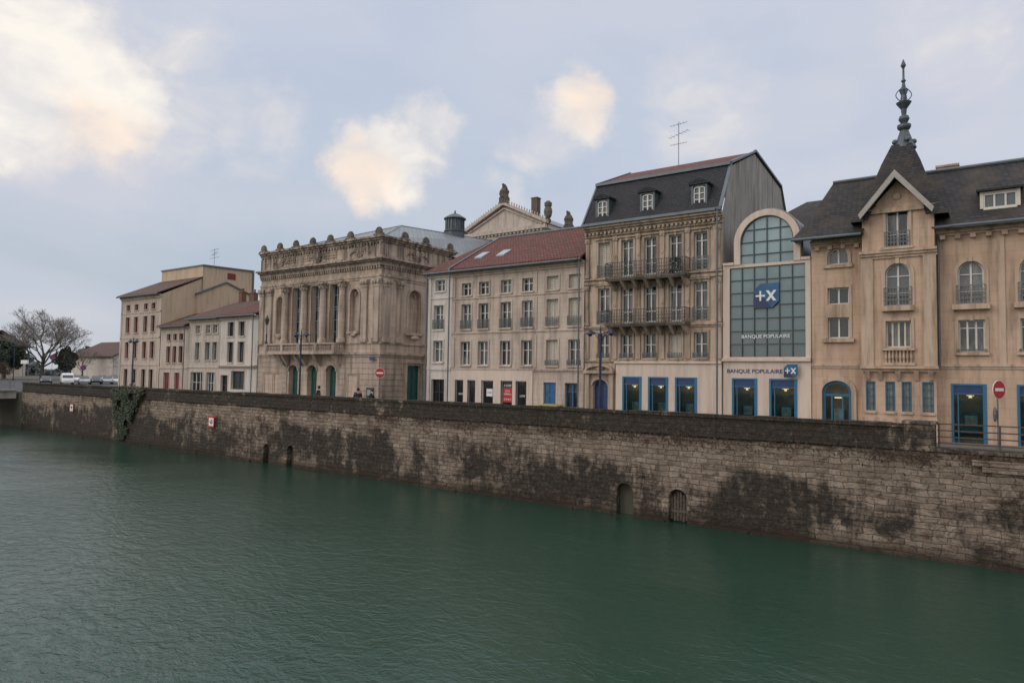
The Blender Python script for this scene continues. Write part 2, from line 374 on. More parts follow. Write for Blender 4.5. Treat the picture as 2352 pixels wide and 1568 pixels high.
# ================================================================ B2
X0,X1=-70.2,-64.87
cx=[-68.6,-67.4,-66.2]; ops=[]
for c in cx: ops+=[(c-.36,c+.36,5.75,6.4),(c-.36,c+.36,3.5,5.15)]
ops+=[(-69.3,-68.2,0,2.5),(-67.2,-66.3,0,2.5)]
t=build('townhouse','narrow three storey stone house with red doors and tiled roof',X0,X1,7.1,36,9,S_1,ops)
mo=MB(); band(mo,F,X0,X1,6.85,7.1,.2,2); band(mo,F,X0,X1,2.9,3.05,.06)
for o in ops: surround(mo,F,*o[:4],w=.1,p=.04,head=False)
part('moulding',t,mo,S_1)
for i,o in enumerate(ops):
    if i<6: window(t,F,*o[:4],fm=REDP,gm=GL,sill=S_1,fw=.08)
    else:
        d=MB(); d.fb(F,o[0],o[1],0,o[3],.14,.2); d.fb(F,(o[0]+o[1])/2-.02,(o[0]+o[1])/2+.02,0,o[3],.12,.14); part('door',t,d,REDP)
r=MB(); gable_roof(r,X0-.05,X1+.02,35.55,39.5,44,7.12,8.7); part('roof',t,r,TILE2); gutter(t,X0,X1,35.5,7.1,down=X1-.1)
# ================================================================ B3a
X0,X1=-64.83,-59.33
cx=[-63.2,-61.4,-60.2]; ops=[]
for c in cx: ops+=[(c-.4,c+.4,6.3,7.1),(c-.4,c+.4,3.75,5.45)]
ops+=[(-64.2,-62.1,0,2.6),(-61.4,-60.0,0,2.6)]
t=build('townhouse','three storey pale stone house with grey windows and tiled roof',X0,X1,7.7,36,10,S_2,ops)
mo=MB(); band(mo,F,X0,X1,7.42,7.7,.2,2); band(mo,F,X0,X1,3.0,3.15,.06)
for o in ops: surround(mo,F,*o[:4],w=.1,p=.04,head=False)
part('moulding',t,mo,S_2)
for i,o in enumerate(ops):
    if i<6: window(t,F,*o[:4],fm=GREYP if i%2 else WHITE,gm=GLb,sill=S_2)
    else: window(t,F,*o[:4],fm=WHITE,gm=GLs,cols=3,name='shop_window')
r=MB(); gable_roof(r,X0-.02,X1,35.55,41,46,7.72,9.8); part('roof',t,r,TILE2); gutter(t,X0,X1,35.5,7.7)
chimney(t,-64.1,41.2,9.4,10.9); chimney(t,-62.3,41.3,9.5,10.7,.8)
# ================================================================ B3b
X0,X1=-59.3,-53.45
ops=[(-58.1,-57.2,5.95,7.25),(-56.4,-55.5,5.95,7.25),(-58.1,-57.2,3.55,5.4),(-56.4,-55.5,3.55,5.4),(-59.0,-57.9,0,2.35),(-57.3,-55.3,1.1,2.75)]
t=build('townhouse','light cream house with dark windows and a closed shop shutter',X0,X1,7.75,36,10,S_5,ops)
mo=MB(); band(mo,F,X0,X1,7.45,7.75,.2,2); band(mo,F,X0,X1,3.05,3.3,.3,2)
for o in ops: surround(mo,F,*o[:4],w=.09,p=.04,head=False)
part('moulding',t,mo,S_2)
SLSH=plain('slate_shutter',(.05,.055,.06))
for i,o in enumerate(ops):
    if i<4: window(t,F,*o[:4],fm=DARKP,gm=GL,sill=S_5)
    elif i==4: window(t,F,*o[:4],fm=BROWNP,gm=GLs,name='door')
    else: window(t,F,*o[:4],shut=SLSH,name='shop_window')
r=MB(); gable_roof(r,X0+.01,X1+.05,35.55,41,46,7.78,9.75); part('roof',t,r,TILE); gutter(t,X0,X1,35.5,7.76,down=X1-.25)
# ================================================================ THEATRE
TX0,TX1=-53.2,-38.0
th=thing('theatre','ornate neoclassical stone theatre with columns and sculpted attic','theatre',(-45.6,36,0))
SD=side(TX1)
wins=[(-48.65,-47.35,5.1,9.85),(-46.2,-44.95,5.1,9.85),(-43.85,-42.6,5.1,9.85)]
niche=[(-50.75,-49.95,6.0,9.2,.4,.35),(-41.4,-40.4,6.0,9.3,.5,.35)]
doors=[(-48.9,-47.7,0,3.35,.5),(-46.45,-45.25,0,3.35,.5),(-44.1,-42.9,0,3.35,.5)]
blind=[(-52.3,-51.3,.9,2.6,0,.06),(-50.9,-50.1,.9,2.6,0,.06),(-41.5,-40.5,.9,2.6,0,.06)]
w=MB(); wall(w,F,TX0,TX1,0,13.2,[o+(0,.45) for o in wins]+niche+[d+(.45,) for d in doors]+blind,.3)
for o in niche+blind: w.fb(F,o[0]-.02,o[1]+.02,o[2]-.02,o[3]+.02,o[5],o[5]+.02)
wall(w,SD,36,44,0,13.2,[(38.9,40.4,0,3.4,0,.3),(38.9,40.3,6.0,9.4,.7,.35)],.3)
w.fb(SD,38.8,40.4,5.9,9.5,.35,.37)
w.face([(TX0,36,0),(TX0,44,0),(TX0,44,13.2),(TX0,36,13.2)]); w.face([(TX0,44,11),(TX1,44,11),(TX1,44,13.2),(TX0,44,13.2)])
wall(w,SD,44,60,0,12.0,[],.3); w.face([(TX0,44,0),(TX0,60,0),(TX0,60,12),(TX0,44,12)])
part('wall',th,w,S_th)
mo=MB()
def both(z0,z1,p,steps=1):
    for k in range(steps):
        a=z0+(z1-z0)*k/steps;b_=z0+(z1-z0)*(k+1)/steps;q=p*(k+1)/steps
        mo.fb(F,TX0,TX1+q,a,b_,-q,.02); mo.fb(SD,36.02,44+(q if z0>12 else 0),a,b_,-q,.02)
        if z0<12: mo.fb(SD,44,60,a,b_,-q,.02)
both(0,.5,.12); both(4.0,4.35,.18,2); both(5.0,5.12,.08); both(9.95,10.3,.12,2); both(10.95,11.15,.2); both(11.15,11.5,.65,3); both(12.75,13.2,.4,3)
both(11.5,11.75,.1)
dentils(mo,F,TX0,TX1,10.75,10.95,.17,.28,.13); dentils(mo,SD,36.1,60,10.75,10.95,.17,.28,.13)
dentils(mo,F,TX0,TX1,12.6,12.75,.12,.35,.16)
def pil(Fr,u,w_,p=.14):
    mo.fb(Fr,u-w_/2,u+w_/2,5.12,9.35,-p,.02); mo.fb(Fr,u-w_/2-.08,u+w_/2+.08,5.12,5.45,-p-.08,.02)
    mo.fb(Fr,u-w_/2-.05,u+w_/2+.05,9.35,9.45,-p-.05,.02)
    for k in range(3):
        mo.fb(Fr,u-w_/2-.03-.05*k,u+w_/2+.03+.05*k,9.45+.16*k,9.61+.16*k,-p-.04-.05*k,.02)
    for k in range(3): mo.ball(Fr(u-w_/2+w_*k/2,9.68,-p-.1),.11,1,1,1.3,6,4)
    mo.fb(Fr,u-w_/2,u+w_/2,11.75,12.6,-.1,.02)
for u in (-52.9,-51.75,-39.75,-38.45): pil(F,u,.6)
for u in (36.5,37.9,41.4,43.4): pil(SD,u,.6)
for u in (46,48.8,51.6): pil(SD,u,.6)
for k in range(8):
    z=.55+k*.43
    for a,b_ in ((TX0,-49.1),(-42.7,TX1)):
        if k in (1,2,3,4): 
            for c,d in ((a,-52.45),(-51.15,-51.05),(-49.95,b_)) if a==TX0 else ((a,-41.65),(-40.35,b_)): mo.fb(F,c,d,z,z+.37,-.05,.02)
        else: mo.fb(F,a,b_,z,z+.37,-.05,.02)
    for c,d in ((36.02,38.6),(40.7,44)) if z<3.3 else ((36.02,44),): mo.fb(SD,c,d,z,z+.37,-.05,.02)
for o in niche: arcstrip(mo,F,o[0],o[1],o[3]-o[4],o[4],.16,-.1,.02); mo.fb(F,o[0]-.16,o[0],o[2],o[3]-o[4],-.1,.02); mo.fb(F,o[1],o[1]+.16,o[2],o[3]-o[4],-.1,.02); mo.fb(F,o[0]-.2,o[1]+.2,o[2]-.2,o[2],-.2,.3); mo.ball(F((o[0]+o[1])/2,o[2]-.3,-.1),.25,1.2,.6,.6)
arcstrip(mo,SD,38.9,40.3,8.7,.7,.18,-.1,.02); mo.fb(SD,38.72,38.9,6,8.7,-.1,.02); mo.fb(SD,40.3,40.48,6,8.7,-.1,.02); mo.fb(SD,38.6,40.6,5.8,6,-.2,.3)
mo.ball(SD(39.6,5.6,-.1),.32,.6,1.4,.6)
for Fr,u,z in ((F,-50.35,8.9),(F,-40.9,8.9),(SD,39.6,8.9)):
    for k in range(7):
        g_=math.pi*k/6; mo.ball(Fr(u+.3*math.cos(g_),z+.25*math.sin(g_),.28),.1,1,1,1.6,6,4)
for o in wins: mo.fb(F,o[0]-.12,o[0],o[2],o[3],-.06,.02); mo.fb(F,o[1],o[1]+.12,o[2],o[3],-.06,.02)
surround(mo,SD,38.9,40.4,0,3.4,.18,.1)
for d in doors: arcstrip(mo,F,d[0],d[1],2.85,.5,.15,-.08,.02)
for (a,b_) in ((-52.6,-51.2),(-50.0,-48.4),(-47.6,-46.0),(-44.9,-43.2),(-41.0,-39.9)):
    for q in ((a,b_,12.0,12.06),(a,b_,12.44,12.5)): mo.fb(F,q[0],q[1],q[2],q[3],-.06,.02)
    n=6
    for k in range(n): 
        u=a+(b_-a)*(k+.5)/n; mo.ball(F(u,12.25,-.02),.13,.9,.5,1,6,4)
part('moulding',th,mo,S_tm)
for o in wins:
    window(th,F,*o,dep=.45,cols=3,rows=(.2,.4,.58,.62,.82),fm=GREYP,gm=GL,fw=.06)
for d in doors:
    x=MB(); x.face([F(u,z,.45) for u,z in [(d[0],0),(d[1],0)]+arc(d[0],d[1],2.85,.5)[::-1]]); x.fb(F,(d[0]+d[1])/2-.03,(d[0]+d[1])/2+.03,0,3.2,.4,.44)
    for q in (d[0]+.1,(d[0]+d[1])/2+.08):
        for zz in (.3,1.3,2.1): x.fb(F,q,q+.42,zz,zz+.7,.41,.44)
    part('door',th,x,TEALP)
x=MB(); x.fb(SD,38.9,40.4,0,3.4,.2,.28); x.fb(SD,39.63,39.67,0,3.4,.17,.2)
for q in (39.02,39.75):
    for zz in (.3,1.2,2.2): x.fb(SD,q,q+.52,zz,zz+.75,.17,.2)
part('door',th,x,TEALP,label='tall green panelled side door')
for u in (-49.3,-46.8,-44.4,-42.1):
    c=MB(); c.lathe((u,35.72,0),[(.36,5.12),(.36,5.3),(.33,5.34),(.35,5.42),(.27,5.5),(.285,6.5),(.27,8),(.235,9.3),(.27,9.34),(.24,9.38)],20)
    co=part('column',th,c,S_th,smooth=False,org=(u,35.72,5.1))
    c=MB(); c.lathe((u,35.72,0),[(.24,9.38),(.3,9.5),(.27,9.55),(.36,9.68),(.32,9.74),(.44,9.86)],8)
    for k in range(8):
        g=k*math.pi/4; c.ball((u+.3*math.cos(g),35.72+.3*math.sin(g),9.6),.09,1,1,1.4,6,4); c.ball((u+.38*math.cos(g+.4),35.72+.38*math.sin(g+.4),9.8),.07,1,1,1,6,4)
    c.box(u-.42,u+.42,35.3,36.05,9.87,9.95); part('capital',co,c,S_tm,org=(u,35.72,9.4))
b_=MB(); b_.box(-50.9,-41.9,34.9,35.98,4.2,4.36); b_.box(-50.9,-41.9,34.95,35.15,4.36,4.46); b_.box(-50.9,-41.9,34.92,35.18,4.98,5.1)
for k in range(5):
    u=-50.75+k*(8.7/4); b_.box(u-.15,u+.15,34.93,35.17,4.46,4.98)
for k in range(40):
    u=-50.5+k*.21; b_.lathe((u,35.05,0),[(.05,4.46),(.07,4.5),(.035,4.58),(.075,4.72),(.035,4.88),(.06,4.98)],6)
for x_ in (-50.85,-42.0):
    b_.box(x_-.08,x_+.1,35.15,35.98,4.98,5.1)
    for k in range(4): b_.lathe((x_,35.3+k*.2,0),[(.05,4.36),(.07,4.5),(.035,4.58),(.075,4.72),(.035,4.88),(.06,4.98)],6)
for u in (-49.4,-47.2,-44.8,-42.4,-48.9,-46.5):
    b_.hexa([(u-.16,35.1,4.18),(u+.16,35.1,4.18),(u+.16,35.98,4.18),(u-.16,35.98,4.18),(u-.1,35.75,3.3),(u+.1,35.75,3.3),(u+.1,35.98,3.3),(u-.1,35.98,3.3)])
part('balcony',th,b_,S_tm)
def cart(Fr,u,z,s=1):
    c=MB()
    c.ball(Fr(u,z,-.08),.34*s,*( (1,.5) if Fr is F else (.5,1)),1.2,12,8)
    for k in range(12):
        g=k*math.pi/6; c.ball(Fr(u+.48*s*math.cos(g),z+.46*s*math.sin(g),-.08),.13*s,1,1,1,6,4)
    for sg in (-1,1):
        for k in range(5): c.ball(Fr(u+sg*(.55+.17*k)*s,z+(.2-.1*k)*s,-.04),(.15-.02*k)*s,1,1,1,6,4)
    part('cartouche',th,c,S_tm)
for u in (-50.55,-45.55,-40.45): cart(F,u,12.2,.9)
cart(SD,39.8,12.25,1.0)
def antefix(x,y,s=1,sidef=False):
    c=MB(); ex=(1,.5) if not sidef else (.5,1)
    c.ball((x,y,13.45),.28*s,ex[0],ex[1],1.2,10,6); c.ball((x,y,13.2),.36*s,ex[0]*1.3,ex[1],.6,10,6)
    for k in range(7):
        g=math.pi*k/6; a=.3*s*math.cos(g); dz=.3*s*math.sin(g)
        c.ball((x+(a if not sidef else 0),y+(a if sidef else 0),13.48+dz),.1*s,1,1,1,6,4)
    for sg in (-1,1): c.ball((x+(sg*.45*s if not sidef else 0),y+(sg*.45*s if sidef else 0),13.25),.14*s,1,1,1,6,4)
    part('antefix',th,c,S_orn,org=(x,y,13.2))
for u in (-52.7,-50.4,-48.2,-46.0,-43.8,-41.4,-38.2): antefix(u,35.8)
for y in (38.2,40.6,43.6): antefix(TX1+.2,y,1,True)
r=MB(); e=13.25
A=[(-53,36.3,e),(-38.2,36.3,e),(-38.2,60,e-1.1),(-53,60,e-1.1)]; P1=(-45.6,45.5,16.6);P2=(-45.6,60,17.6)
r.face([A[0],A[1],P1]); r.face([A[1],A[2],P2,P1]); r.face([A[3],A[0],P1,P2])
r.cyl(P1,P2,.09,n=6); r.cyl(A[1],P1,.08,n=6); r.cyl(A[0],P1,.08,n=6)
for k in range(22):
    a=Vector((-38.2,37+k*1.03,e-1.1*(37+k*1.03-36.3)/23.7)); yy=45.5+14.5*k/21; b2=Vector((-45.6,yy,16.6+(yy-45.5)/14.5)); r.cyl(a,b2,.035,n=4)
part('roof',th,r,ZINC)
l=MB(); l.lathe((-45.4,53,0),[(1.0,16.2),(1.0,17.3),(1.12,17.35),(1.12,17.45),(.9,17.5),(.9,18.6),(1.15,18.65),(1.15,18.75),(.5,19.15),(.12,19.3),(.05,19.6)],16)
for k in range(16):
    g=2*math.pi*k/16; l.box(-45.4+.93*math.cos(g)-.05,-45.4+.93*math.cos(g)+.05,53+.93*math.sin(g)-.05,53+.93*math.sin(g)+.05,17.5,18.62)
part('roof_lantern',th,l,LEAD)
w=MB(); SF=front(60); SS=side(-39.0)
w.box(-49.5,-39.0,60,76,8,18.6); w.fp(SF,[(-49.6,18.6),(-38.9,18.6),(-38.9,19.0),(-44.3,21.4),(-49.6,19.0)],.1,.6)
part('stage_house_wall',th,w,S_2)
mo=MB(); mo.fb(SF,-49.8,-38.7,18.35,18.75,-.3,.1); 
for a,b2 in (((-50.0,18.85),(-44.3,21.5)),((-38.6,18.85),(-44.3,21.5))):
    mo.fp(SF,[a,b2,(b2[0],b2[1]+.35),(a[0],a[1]+.35)],-.35,.3); 
    mo.fp(SF,[(a[0]*.86+b2[0]*.14,a[1]*.86+b2[1]*.14-.35),(b2[0],b2[1]-.45),(b2[0],b2[1]-.3),(a[0]*.9+b2[0]*.1,a[1]*.9+b2[1]*.1-.2)],-.1,.12)
mo.fb(SS,60.3,76,18.35,18.75,-.35,.1); mo.fb(SS,60,76,17.0,17.15,-.12,.1)
dentils(mo,SF,-49.5,-39,18.15,18.35,.2,.5,.25); dentils(mo,SS,60.2,76,18.15,18.35,.2,.5,.25)
for k in range(9):
    u=-48.9+k*1.15
    for q in ((u,u+.85,17.35,17.42),(u,u+.85,17.85,17.92),(u,u+.07,17.42,17.85),(u+.78,u+.85,17.42,17.85)): mo.fb(SF,*q,-.08,.02)
for k in range(12):
    u=60.5+k*1.15
    for q in ((u,u+.85,17.35,17.42),(u,u+.85,17.85,17.92),(u,u+.07,17.42,17.85),(u+.78,u+.85,17.42,17.85)): mo.fb(SS,*q,-.08,.02)
for k in range(16):
    for sg in (-1,1): mo.ball((-44.3+sg*(.4+k*.34),59.9,21.85-.16*k*1.0),.12,.7,.7,1.6,6,4)
part('stage_house_moulding',th,mo,S_2)
r=MB(); gable=[(-49.9,18.8),(-44.3,21.6),(-38.6,18.8)]
for a,b2 in ((gable[0],gable[1]),(gable[1],gable[2])): r.fp(SF,[a,b2,(b2[0],b2[1]+.12),(a[0],a[1]+.12)],.3,16)
part('stage_house_roof',th,r,ZINC)
def statue(x,y,z,h,urn=False):
    c=MB()
    if urn: c.lathe((x,y,z),[(.32,0),(.32,.3*h/2),(.2,.35*h/2),(.38,.6*h/2),(.46,1.0*h/2),(.4,1.3*h/2),(.3,1.45*h/2),(.38,1.5*h/2),(.42,1.8*h/2),(.2,2*h/2)],12)
    else:
        c.box(x-.45,x+.45,y-.4,y+.4,z,z+.3*h); c.lathe((x,y,z+.3*h),[(.5,0),(.45,.15*h),(.55,.3*h),(.36,.45*h),(.18,.5*h),(.2,.6*h),(.08,.68*h)],10)
        for k in range(8): c.ball((x+U(-.45,.45),y+U(-.3,.3),z+h*U(.35,.8)),U(.12,.24),1,1,1.4,6,4)
        c.ball((x-.2,y,z+h*.97),.14,1,1,1.1,8,5); c.cyl((x-.2,y,z+h*.8),(x-.2,y,z+h*.95),.12,.07,6)
    part('sculpture',th,c,S_orn,org=(x,y,z))
statue(-44.3,60,21.7,2.2); statue(-38.8,60.4,19.0,2.3,True); statue(-39,65,18.9,2.3)
chimney(th,-40.9,61.2,19.5,22.0,.75,.7,BROWNP,0)
l=MB(); l.lathe((-50.75,35.0,0),[(.09,5.1),(.12,5.2),(.05,5.4),(.07,5.9),(.035,6.0),(.035,6.7),(.1,6.75)],8); l.lathe((-50.75,35,0),[(.1,6.75),(.18,7.15),(.2,7.18),(.08,7.35),(.02,7.55)],6)
part('balcony_lantern',th,l,IRON)
# ================================================================ B5 narrow pale house
X0,X1=-33.1,-30.93
ops=[(-32.5,-31.6,8.6,9.4),(-32.6,-31.7,5.9,7.6),(-32.6,-31.7,3.6,5.1),(-32.7,-31.5,0,2.4)]
t=build('townhouse','narrow whitish house one window wide beside the theatre',X0,X1,9.8,36,7,S_5,ops)
mo=MB(); band(mo,F,X0-.08,X1,9.55,9.8,.2,2); band(mo,F,X0-.04,X1,3.05,3.25,.08); band(mo,F,X0-.02,X1,8.05,8.15,.05)
mo.fb(F,X0-.02,X0+.22,0,9.5,-.06,.02)
for o in ops: surround(mo,F,*o[:4],w=.1,p=.04,head=False)
part('moulding',t,mo,S_5)
for i,o in enumerate(ops): window(t,F,*o[:4],fm=WHITE if i<3 else DARKP,gm=GLb if i<3 else GLs,sill=S_5 if i<3 else None,rail=.7 if i==1 else 0,name='window' if i<3 else 'door')
r=MB(); r.hexa([(X0-.25,35.6,9.82),(X1,35.6,9.82),(X1,40.5,12.7),(X1-.1,40.5,12.7),(X0-.25,35.6,9.95),(X1,35.6,9.95),(X1,40.5,12.83),(X1-.1,40.5,12.83)]); r.face([(X0-.25,35.6,9.95),(X1-.1,40.5,12.83),(X0-.25,43,9.95)])
part('roof',t,r,TILE); gutter(t,X0-.2,X1,35.52,9.82,down=X0+.1)
# ================================================================ B6 wide terrace house
X0,X1=-30.88,-20.42
cc=[-29.65,-28.15,-26.3,-24.6,-22.7,-21.1]
ops=[];kinds=[]
for i,c in enumerate(cc):
    ops+=[(c-.42,c+.42,8.15,9.0),(c-.42,c+.42,5.85,7.55),(c-.42,c+.42,3.4,5.0)]; kinds+=[(i,4),(i,3),(i,2)]
g=[(-30.5,-29.75,.1,2.4),(-29.4,-28.7,.1,2.4),(-28.2,-27.2,0,2.4),(-26.6,-25.65,.1,2.4),(-25.4,-24.55,.1,2.4),(-23.3,-22.4,0,2.35),(-21.75,-20.8,.5,2.35)]
t=thing('terrace_house','long beige stone terrace house with red tiled roof and shopfronts','house',(-25.6,36,0))
w=MB(); wall(w,F,X0,X1,0,9.8,ops+g); shell(w,X0,X1,36,10,9.8); part('wall',t,w,S_6)
mo=MB(); band(mo,F,X0,X1,9.45,9.8,.28,3); band(mo,F,X0,X1,7.9,8.0,.06); band(mo,F,X0,X1,5.55,5.65,.06); band(mo,F,-24.2,X1,3.02,3.2,.12,2); band(mo,F,X0,-24.2,3.1,3.22,.1)
for o in ops: surround(mo,F,*o[:4],w=.12,p=.04,head=False)
for z in (3.25,5.68,8.03):
    mo.fb(F,X0,X0+.25,z,z+(2.1 if z<8 else 1.4),-.07,.02); mo.fb(F,-24.05,-23.85,z,z+(2.1 if z<8 else 1.4),-.05,.02); mo.fb(F,X1-.2,X1,z,z+(2.1 if z<8 else 1.4),-.05,.02)
part('moulding',t,mo,S_6)
sf=MB(); wall(sf,front(35.93),X0+.02,-24.15,0,3.1,g[:5]); sf.fb(F,-24.15,-24.1,0,3.1,-.07,0); part('shopfront',t,sf,S_8,label='plain cream rendered shopfront')
for (i,k),o in zip(kinds,ops):
    sh=None
    if i==4: sh=CREAMP
    if i==5 and k>2: sh=CREAMP
    window(t,F,*o[:4],sill=S_6,shut=sh,rail=.62 if k==3 else (.35 if k==2 and i>3 else 0),gm=GL if (i+k)%3 else GLb,fm=WHITE)
for i,o in enumerate(g):
    if i<5: window(t,front(35.93),*o[:4],dep=.2,fm=GREYP if i!=2 else WHITE,gm=GLs,cols=1,rows=(),name='shop_window')
    elif i==5:
        x=MB(); x.fb(F,o[0],o[1],0,o[3],.14,.2)
        for q in (o[0]+.08,o[0]+.5):
            for zz in (.25,1.0,1.75): x.fb(F,q,q+.32,zz,zz+.5,.11,.14)
        part('door',t,x,BLUEP)
    else: window(t,F,*o[:4],fm=BLUEP,gm=GL,fw=.08,rows=(.7,))
ps=MB(); ps.fb(front(35.93),-27.85,-27.35,1.35,1.85,.15,.17); p_=part('poster',t,ps,SWH); text(t,'LOUER',front(35.93),-27.6,1.6,.4,.12,RED,.145)
ps=MB(); ps.fb(front(35.93),-26.5,-25.75,1.0,1.95,.15,.17); part('poster',t,ps,RED); ps=MB(); ps.fb(front(35.93),-26.5,-25.75,1.95,2.3,.15,.17); part('poster',t,ps,BLK)
text(t,'A LOUER',front(35.93),-26.12,2.1,.6,.14,SWH,.145); text(t,'LOCAL',front(35.93),-26.12,1.74,.4,.11,SWH,.145); text(t,'COMMERCIAL',front(35.93),-26.12,1.54,.6,.11,SWH,.145); text(t,'03 29 86 71',front(35.93),-26.12,1.2,.6,.12,SWH,.145)
for u in (-30.12,-24.97): text(t,'LEGE',front(35.93),u,1.45,.4,.12,SWH,.19)
r=MB(); gable_roof(r,X0-.0,X1+.0,35.5,41.2,46.8,9.85,13.0,.14)
part('roof',t,r,TILE)
r=MB(); r.hexa([(X0-.03,35.45,9.85),(X0+.12,35.45,9.85),(X0+.12,41.2,13.05),(X0-.03,41.2,13.05),(X0-.03,35.45,10.08),(X0+.12,35.45,10.08),(X0+.12,41.2,13.2),(X0-.03,41.2,13.2)]); r.cyl((X0,41.2,13.16),(X1,41.2,13.16),.1,n=8); r.box(X0,X1,35.44,35.9,9.78,9.84)
part('roof_edge',t,r,ZTRIM)
def rp(x,y,dz): return (x,y,9.99+(y-35.5)*(3.15/5.7)+dz)
for u in (-29.6,-27.7):
    k=MB(); y0,y1=37.1,38.0
    k.hexa([rp(u-.33,y0,.0),rp(u+.33,y0,.0),rp(u+.33,y1,.0),rp(u-.33,y1,.0),rp(u-.33,y0,.1),rp(u+.33,y0,.1),rp(u+.33,y1,.1),rp(u-.33,y1,.1)])
    part('skylight',t,k,SKYL)
gutter(t,X0,X1,35.4,9.8,down=X0+.08); gutter(t,X1-.2,X1-.1,35.4,9.8,down=X1-.12)
# ================================================================ B7 ornate mansard building
X0,X1=-20.36,-12.02
cc=[-19.1,-17.6,-16.15,-14.65,-13.2]
t=thing('apartment_building','ornate stone apartment building with slate mansard roof and iron balconies','apartment building',(-16.2,36,0))
ops=[];kinds=[]
for i,c in enumerate(cc):
    ops+=[(c-.38,c+.38,8.65,10.75),(c-.38,c+.38,5.9,8.0),(c-.37,c+.37,3.85,5.25)]; kinds+=[(i,4),(i,3),(i,2)]
g=[(-17.8,-16.6,.05,2.8,0,.6),(-16.2,-15.0,.05,2.8,0,.6),(-14.6,-13.35,.05,2.8,0,.6)]
pd=[(-19.8,-18.8,0,2.6,.35,.3)]
w=MB(); wall(w,F,X0,X1,0,11.7,ops+g+pd,.25); part('wall',t,w,S_7)
w=MB(); prof=[(36,0),(49.1,0),(49.1,14.1),(48.0,15.75),(42,16.5),(37.5,14.6),(36,11.7)]
w.face([(X1,y,z) for y,z in prof]); w.face([(X0,y,z) for y,z in prof]); w.face([(X0,49.1,0),(X1,49.1,0),(X1,49.1,14),(X0,49.1,14)])
part('gable_wall',t,w,S_cem,label='bare grey cement gable end wall')
mo=MB(); band(mo,F,X0,X1+.05,11.1,11.25,.15); band(mo,F,X0,X1+.1,11.35,11.7,.45,3); dentils(mo,F,X0,X1,11.2,11.35,.3,.26,.13)
band(mo,F,X0,X1+.02,8.25,8.4,.12); band(mo,F,X0,X1+.02,8.5,8.6,.16); band(mo,F,X0,X1+.02,5.55,5.75,.16,2); band(mo,F,X0,X1+.02,3.6,3.72,.14,2)
for i,(o,(c,k)) in enumerate(zip(ops,kinds)):
    surround(mo,F,*o[:4],w=.13,p=.06,head=(k>2),ks=True)
    if k==3:
        mo.ball(F((o[0]+o[1])/2,o[3]+.3,-.05),.14,1.6,.5,.8,8,5)
for z0,z1 in ((3.8,5.5),(5.8,8.2),(8.65,11.05)):
    for u in (-20.2,-18.35,-16.87,-15.4,-13.92,-12.2):
        wd=.11 if z0>5 else .14
        mo.fb(F,u-wd,u+wd,z0,z1,-.09,.02)
        if z0>5:
            mo.fb(F,u-wd-.04,u+wd+.04,z1-.28,z1-.02,-.14,.02); mo.fb(F,u-wd-.04,u+wd+.04,z0,z0+.2,-.12,.02); mo.ball(F(u,z0+1.2,-.1),.09,1,.4,1.6,6,4); mo.ball(F(u,z1-.15,-.14),.1,1,.5,1,6,4)
for zc in (8.25,5.62):
    for u in (-18.35,-17.6,-16.87,-16.15,-15.4,-14.65,-13.92):
        mo.hexa([(u-.09,35.15,zc),(u+.09,35.15,zc),(u+.09,35.98,zc),(u-.09,35.98,zc),(u-.07,35.75,zc-.45),(u+.07,35.75,zc-.45),(u+.07,35.98,zc-.45),(u-.07,35.98,zc-.45)])
for k in range(26): mo.ball(F(X0+.3+k*.31,10.98,-.03),.06,1,.6,1,6,4)
mo.fb(F,-20.25,-19.95,0,2.9,-.2,.02); mo.fb(F,-18.65,-18.38,0,2.9,-.2,.02); mo.fb(F,-20.3,-18.33,2.95,3.12,-.35,.02); arcstrip(mo,F,-20.1,-18.5,3.12,.25,.14,-.3,.02); mo.ball(F(-19.3,3.25,-.12),.2,1.3,.6,.8); arcstrip(mo,F,-19.8,-18.8,2.25,.35,.12,-.1,.02)
part('moulding',t,mo,S_7m)
for (i,k),o in zip(kinds,ops):
    blind=(i==0 and k==4)
    window(t,F,*o[:4],dep=.25,fm=WHITE,gm=GL,rows=(.3,.78) if k>2 else (.55,),sill=S_7m if k==2 else None,shut=CREAMP if blind or (i==3 and k==2) else None,rail=(.75 if (k>2 and i in (0,4)) else (.3 if k==2 else 0)),fw=.065,railm=IRONG)
def balcony(par,F_,u0,u1,z,dp,h,m):
    b=MB(); b.fb(F_,u0,u1,z-.13,z,-dp,-.01); b.fb(F_,u0-.04,u1+.04,z-.05,z+.03,-dp-.04,-.01)
    bo=part('balcony',par,b,S_orn); railing(bo,F_,u0,u1,z+.04,z+h,-dp+.02,ORG[bo.name],m,ends=dp-.1,step=.15,t=.012)
balcony(t,F,-18.55,-13.75,8.38,.9,.95,IRON); balcony(t,F,-18.55,-13.75,5.75,.9,.85,IRON)
pm=plain('balcony_plants',(.03,.05,.02),.8,var=.6,sc_=20)
pl=MB()
for k in range(260):
    x=-14.35+U(-.35,.35); c=Vector((x,35.25+U(-.1,.15),8.5+U(0,.95)-abs(x+14.35)*.6)); 
    a=Vector((U(-1,1),U(-1,1),U(-1,1))).normalized()*.07; b2=Vector((U(-1,1),U(-1,1),U(-1,1))).normalized()*.05; pl.face([c-a,c+b2,c+a,c-b2])
part('balcony_plant',t,pl,pm)
bf=MB(); wall(bf,front(35.9),-18.28,X1,0,3.55,[q[:4] for q in g],.1); bf.fb(F,-18.28,-18.24,0,3.55,-.1,0); bf.fb(F,-18.3,X1,3.55,3.66,-.2,0)
part('shopfront',t,bf,S_8,label='smooth cream bank frontage')
DBP=plain('deep_blue_panel',(.02,.045,.14),.3)
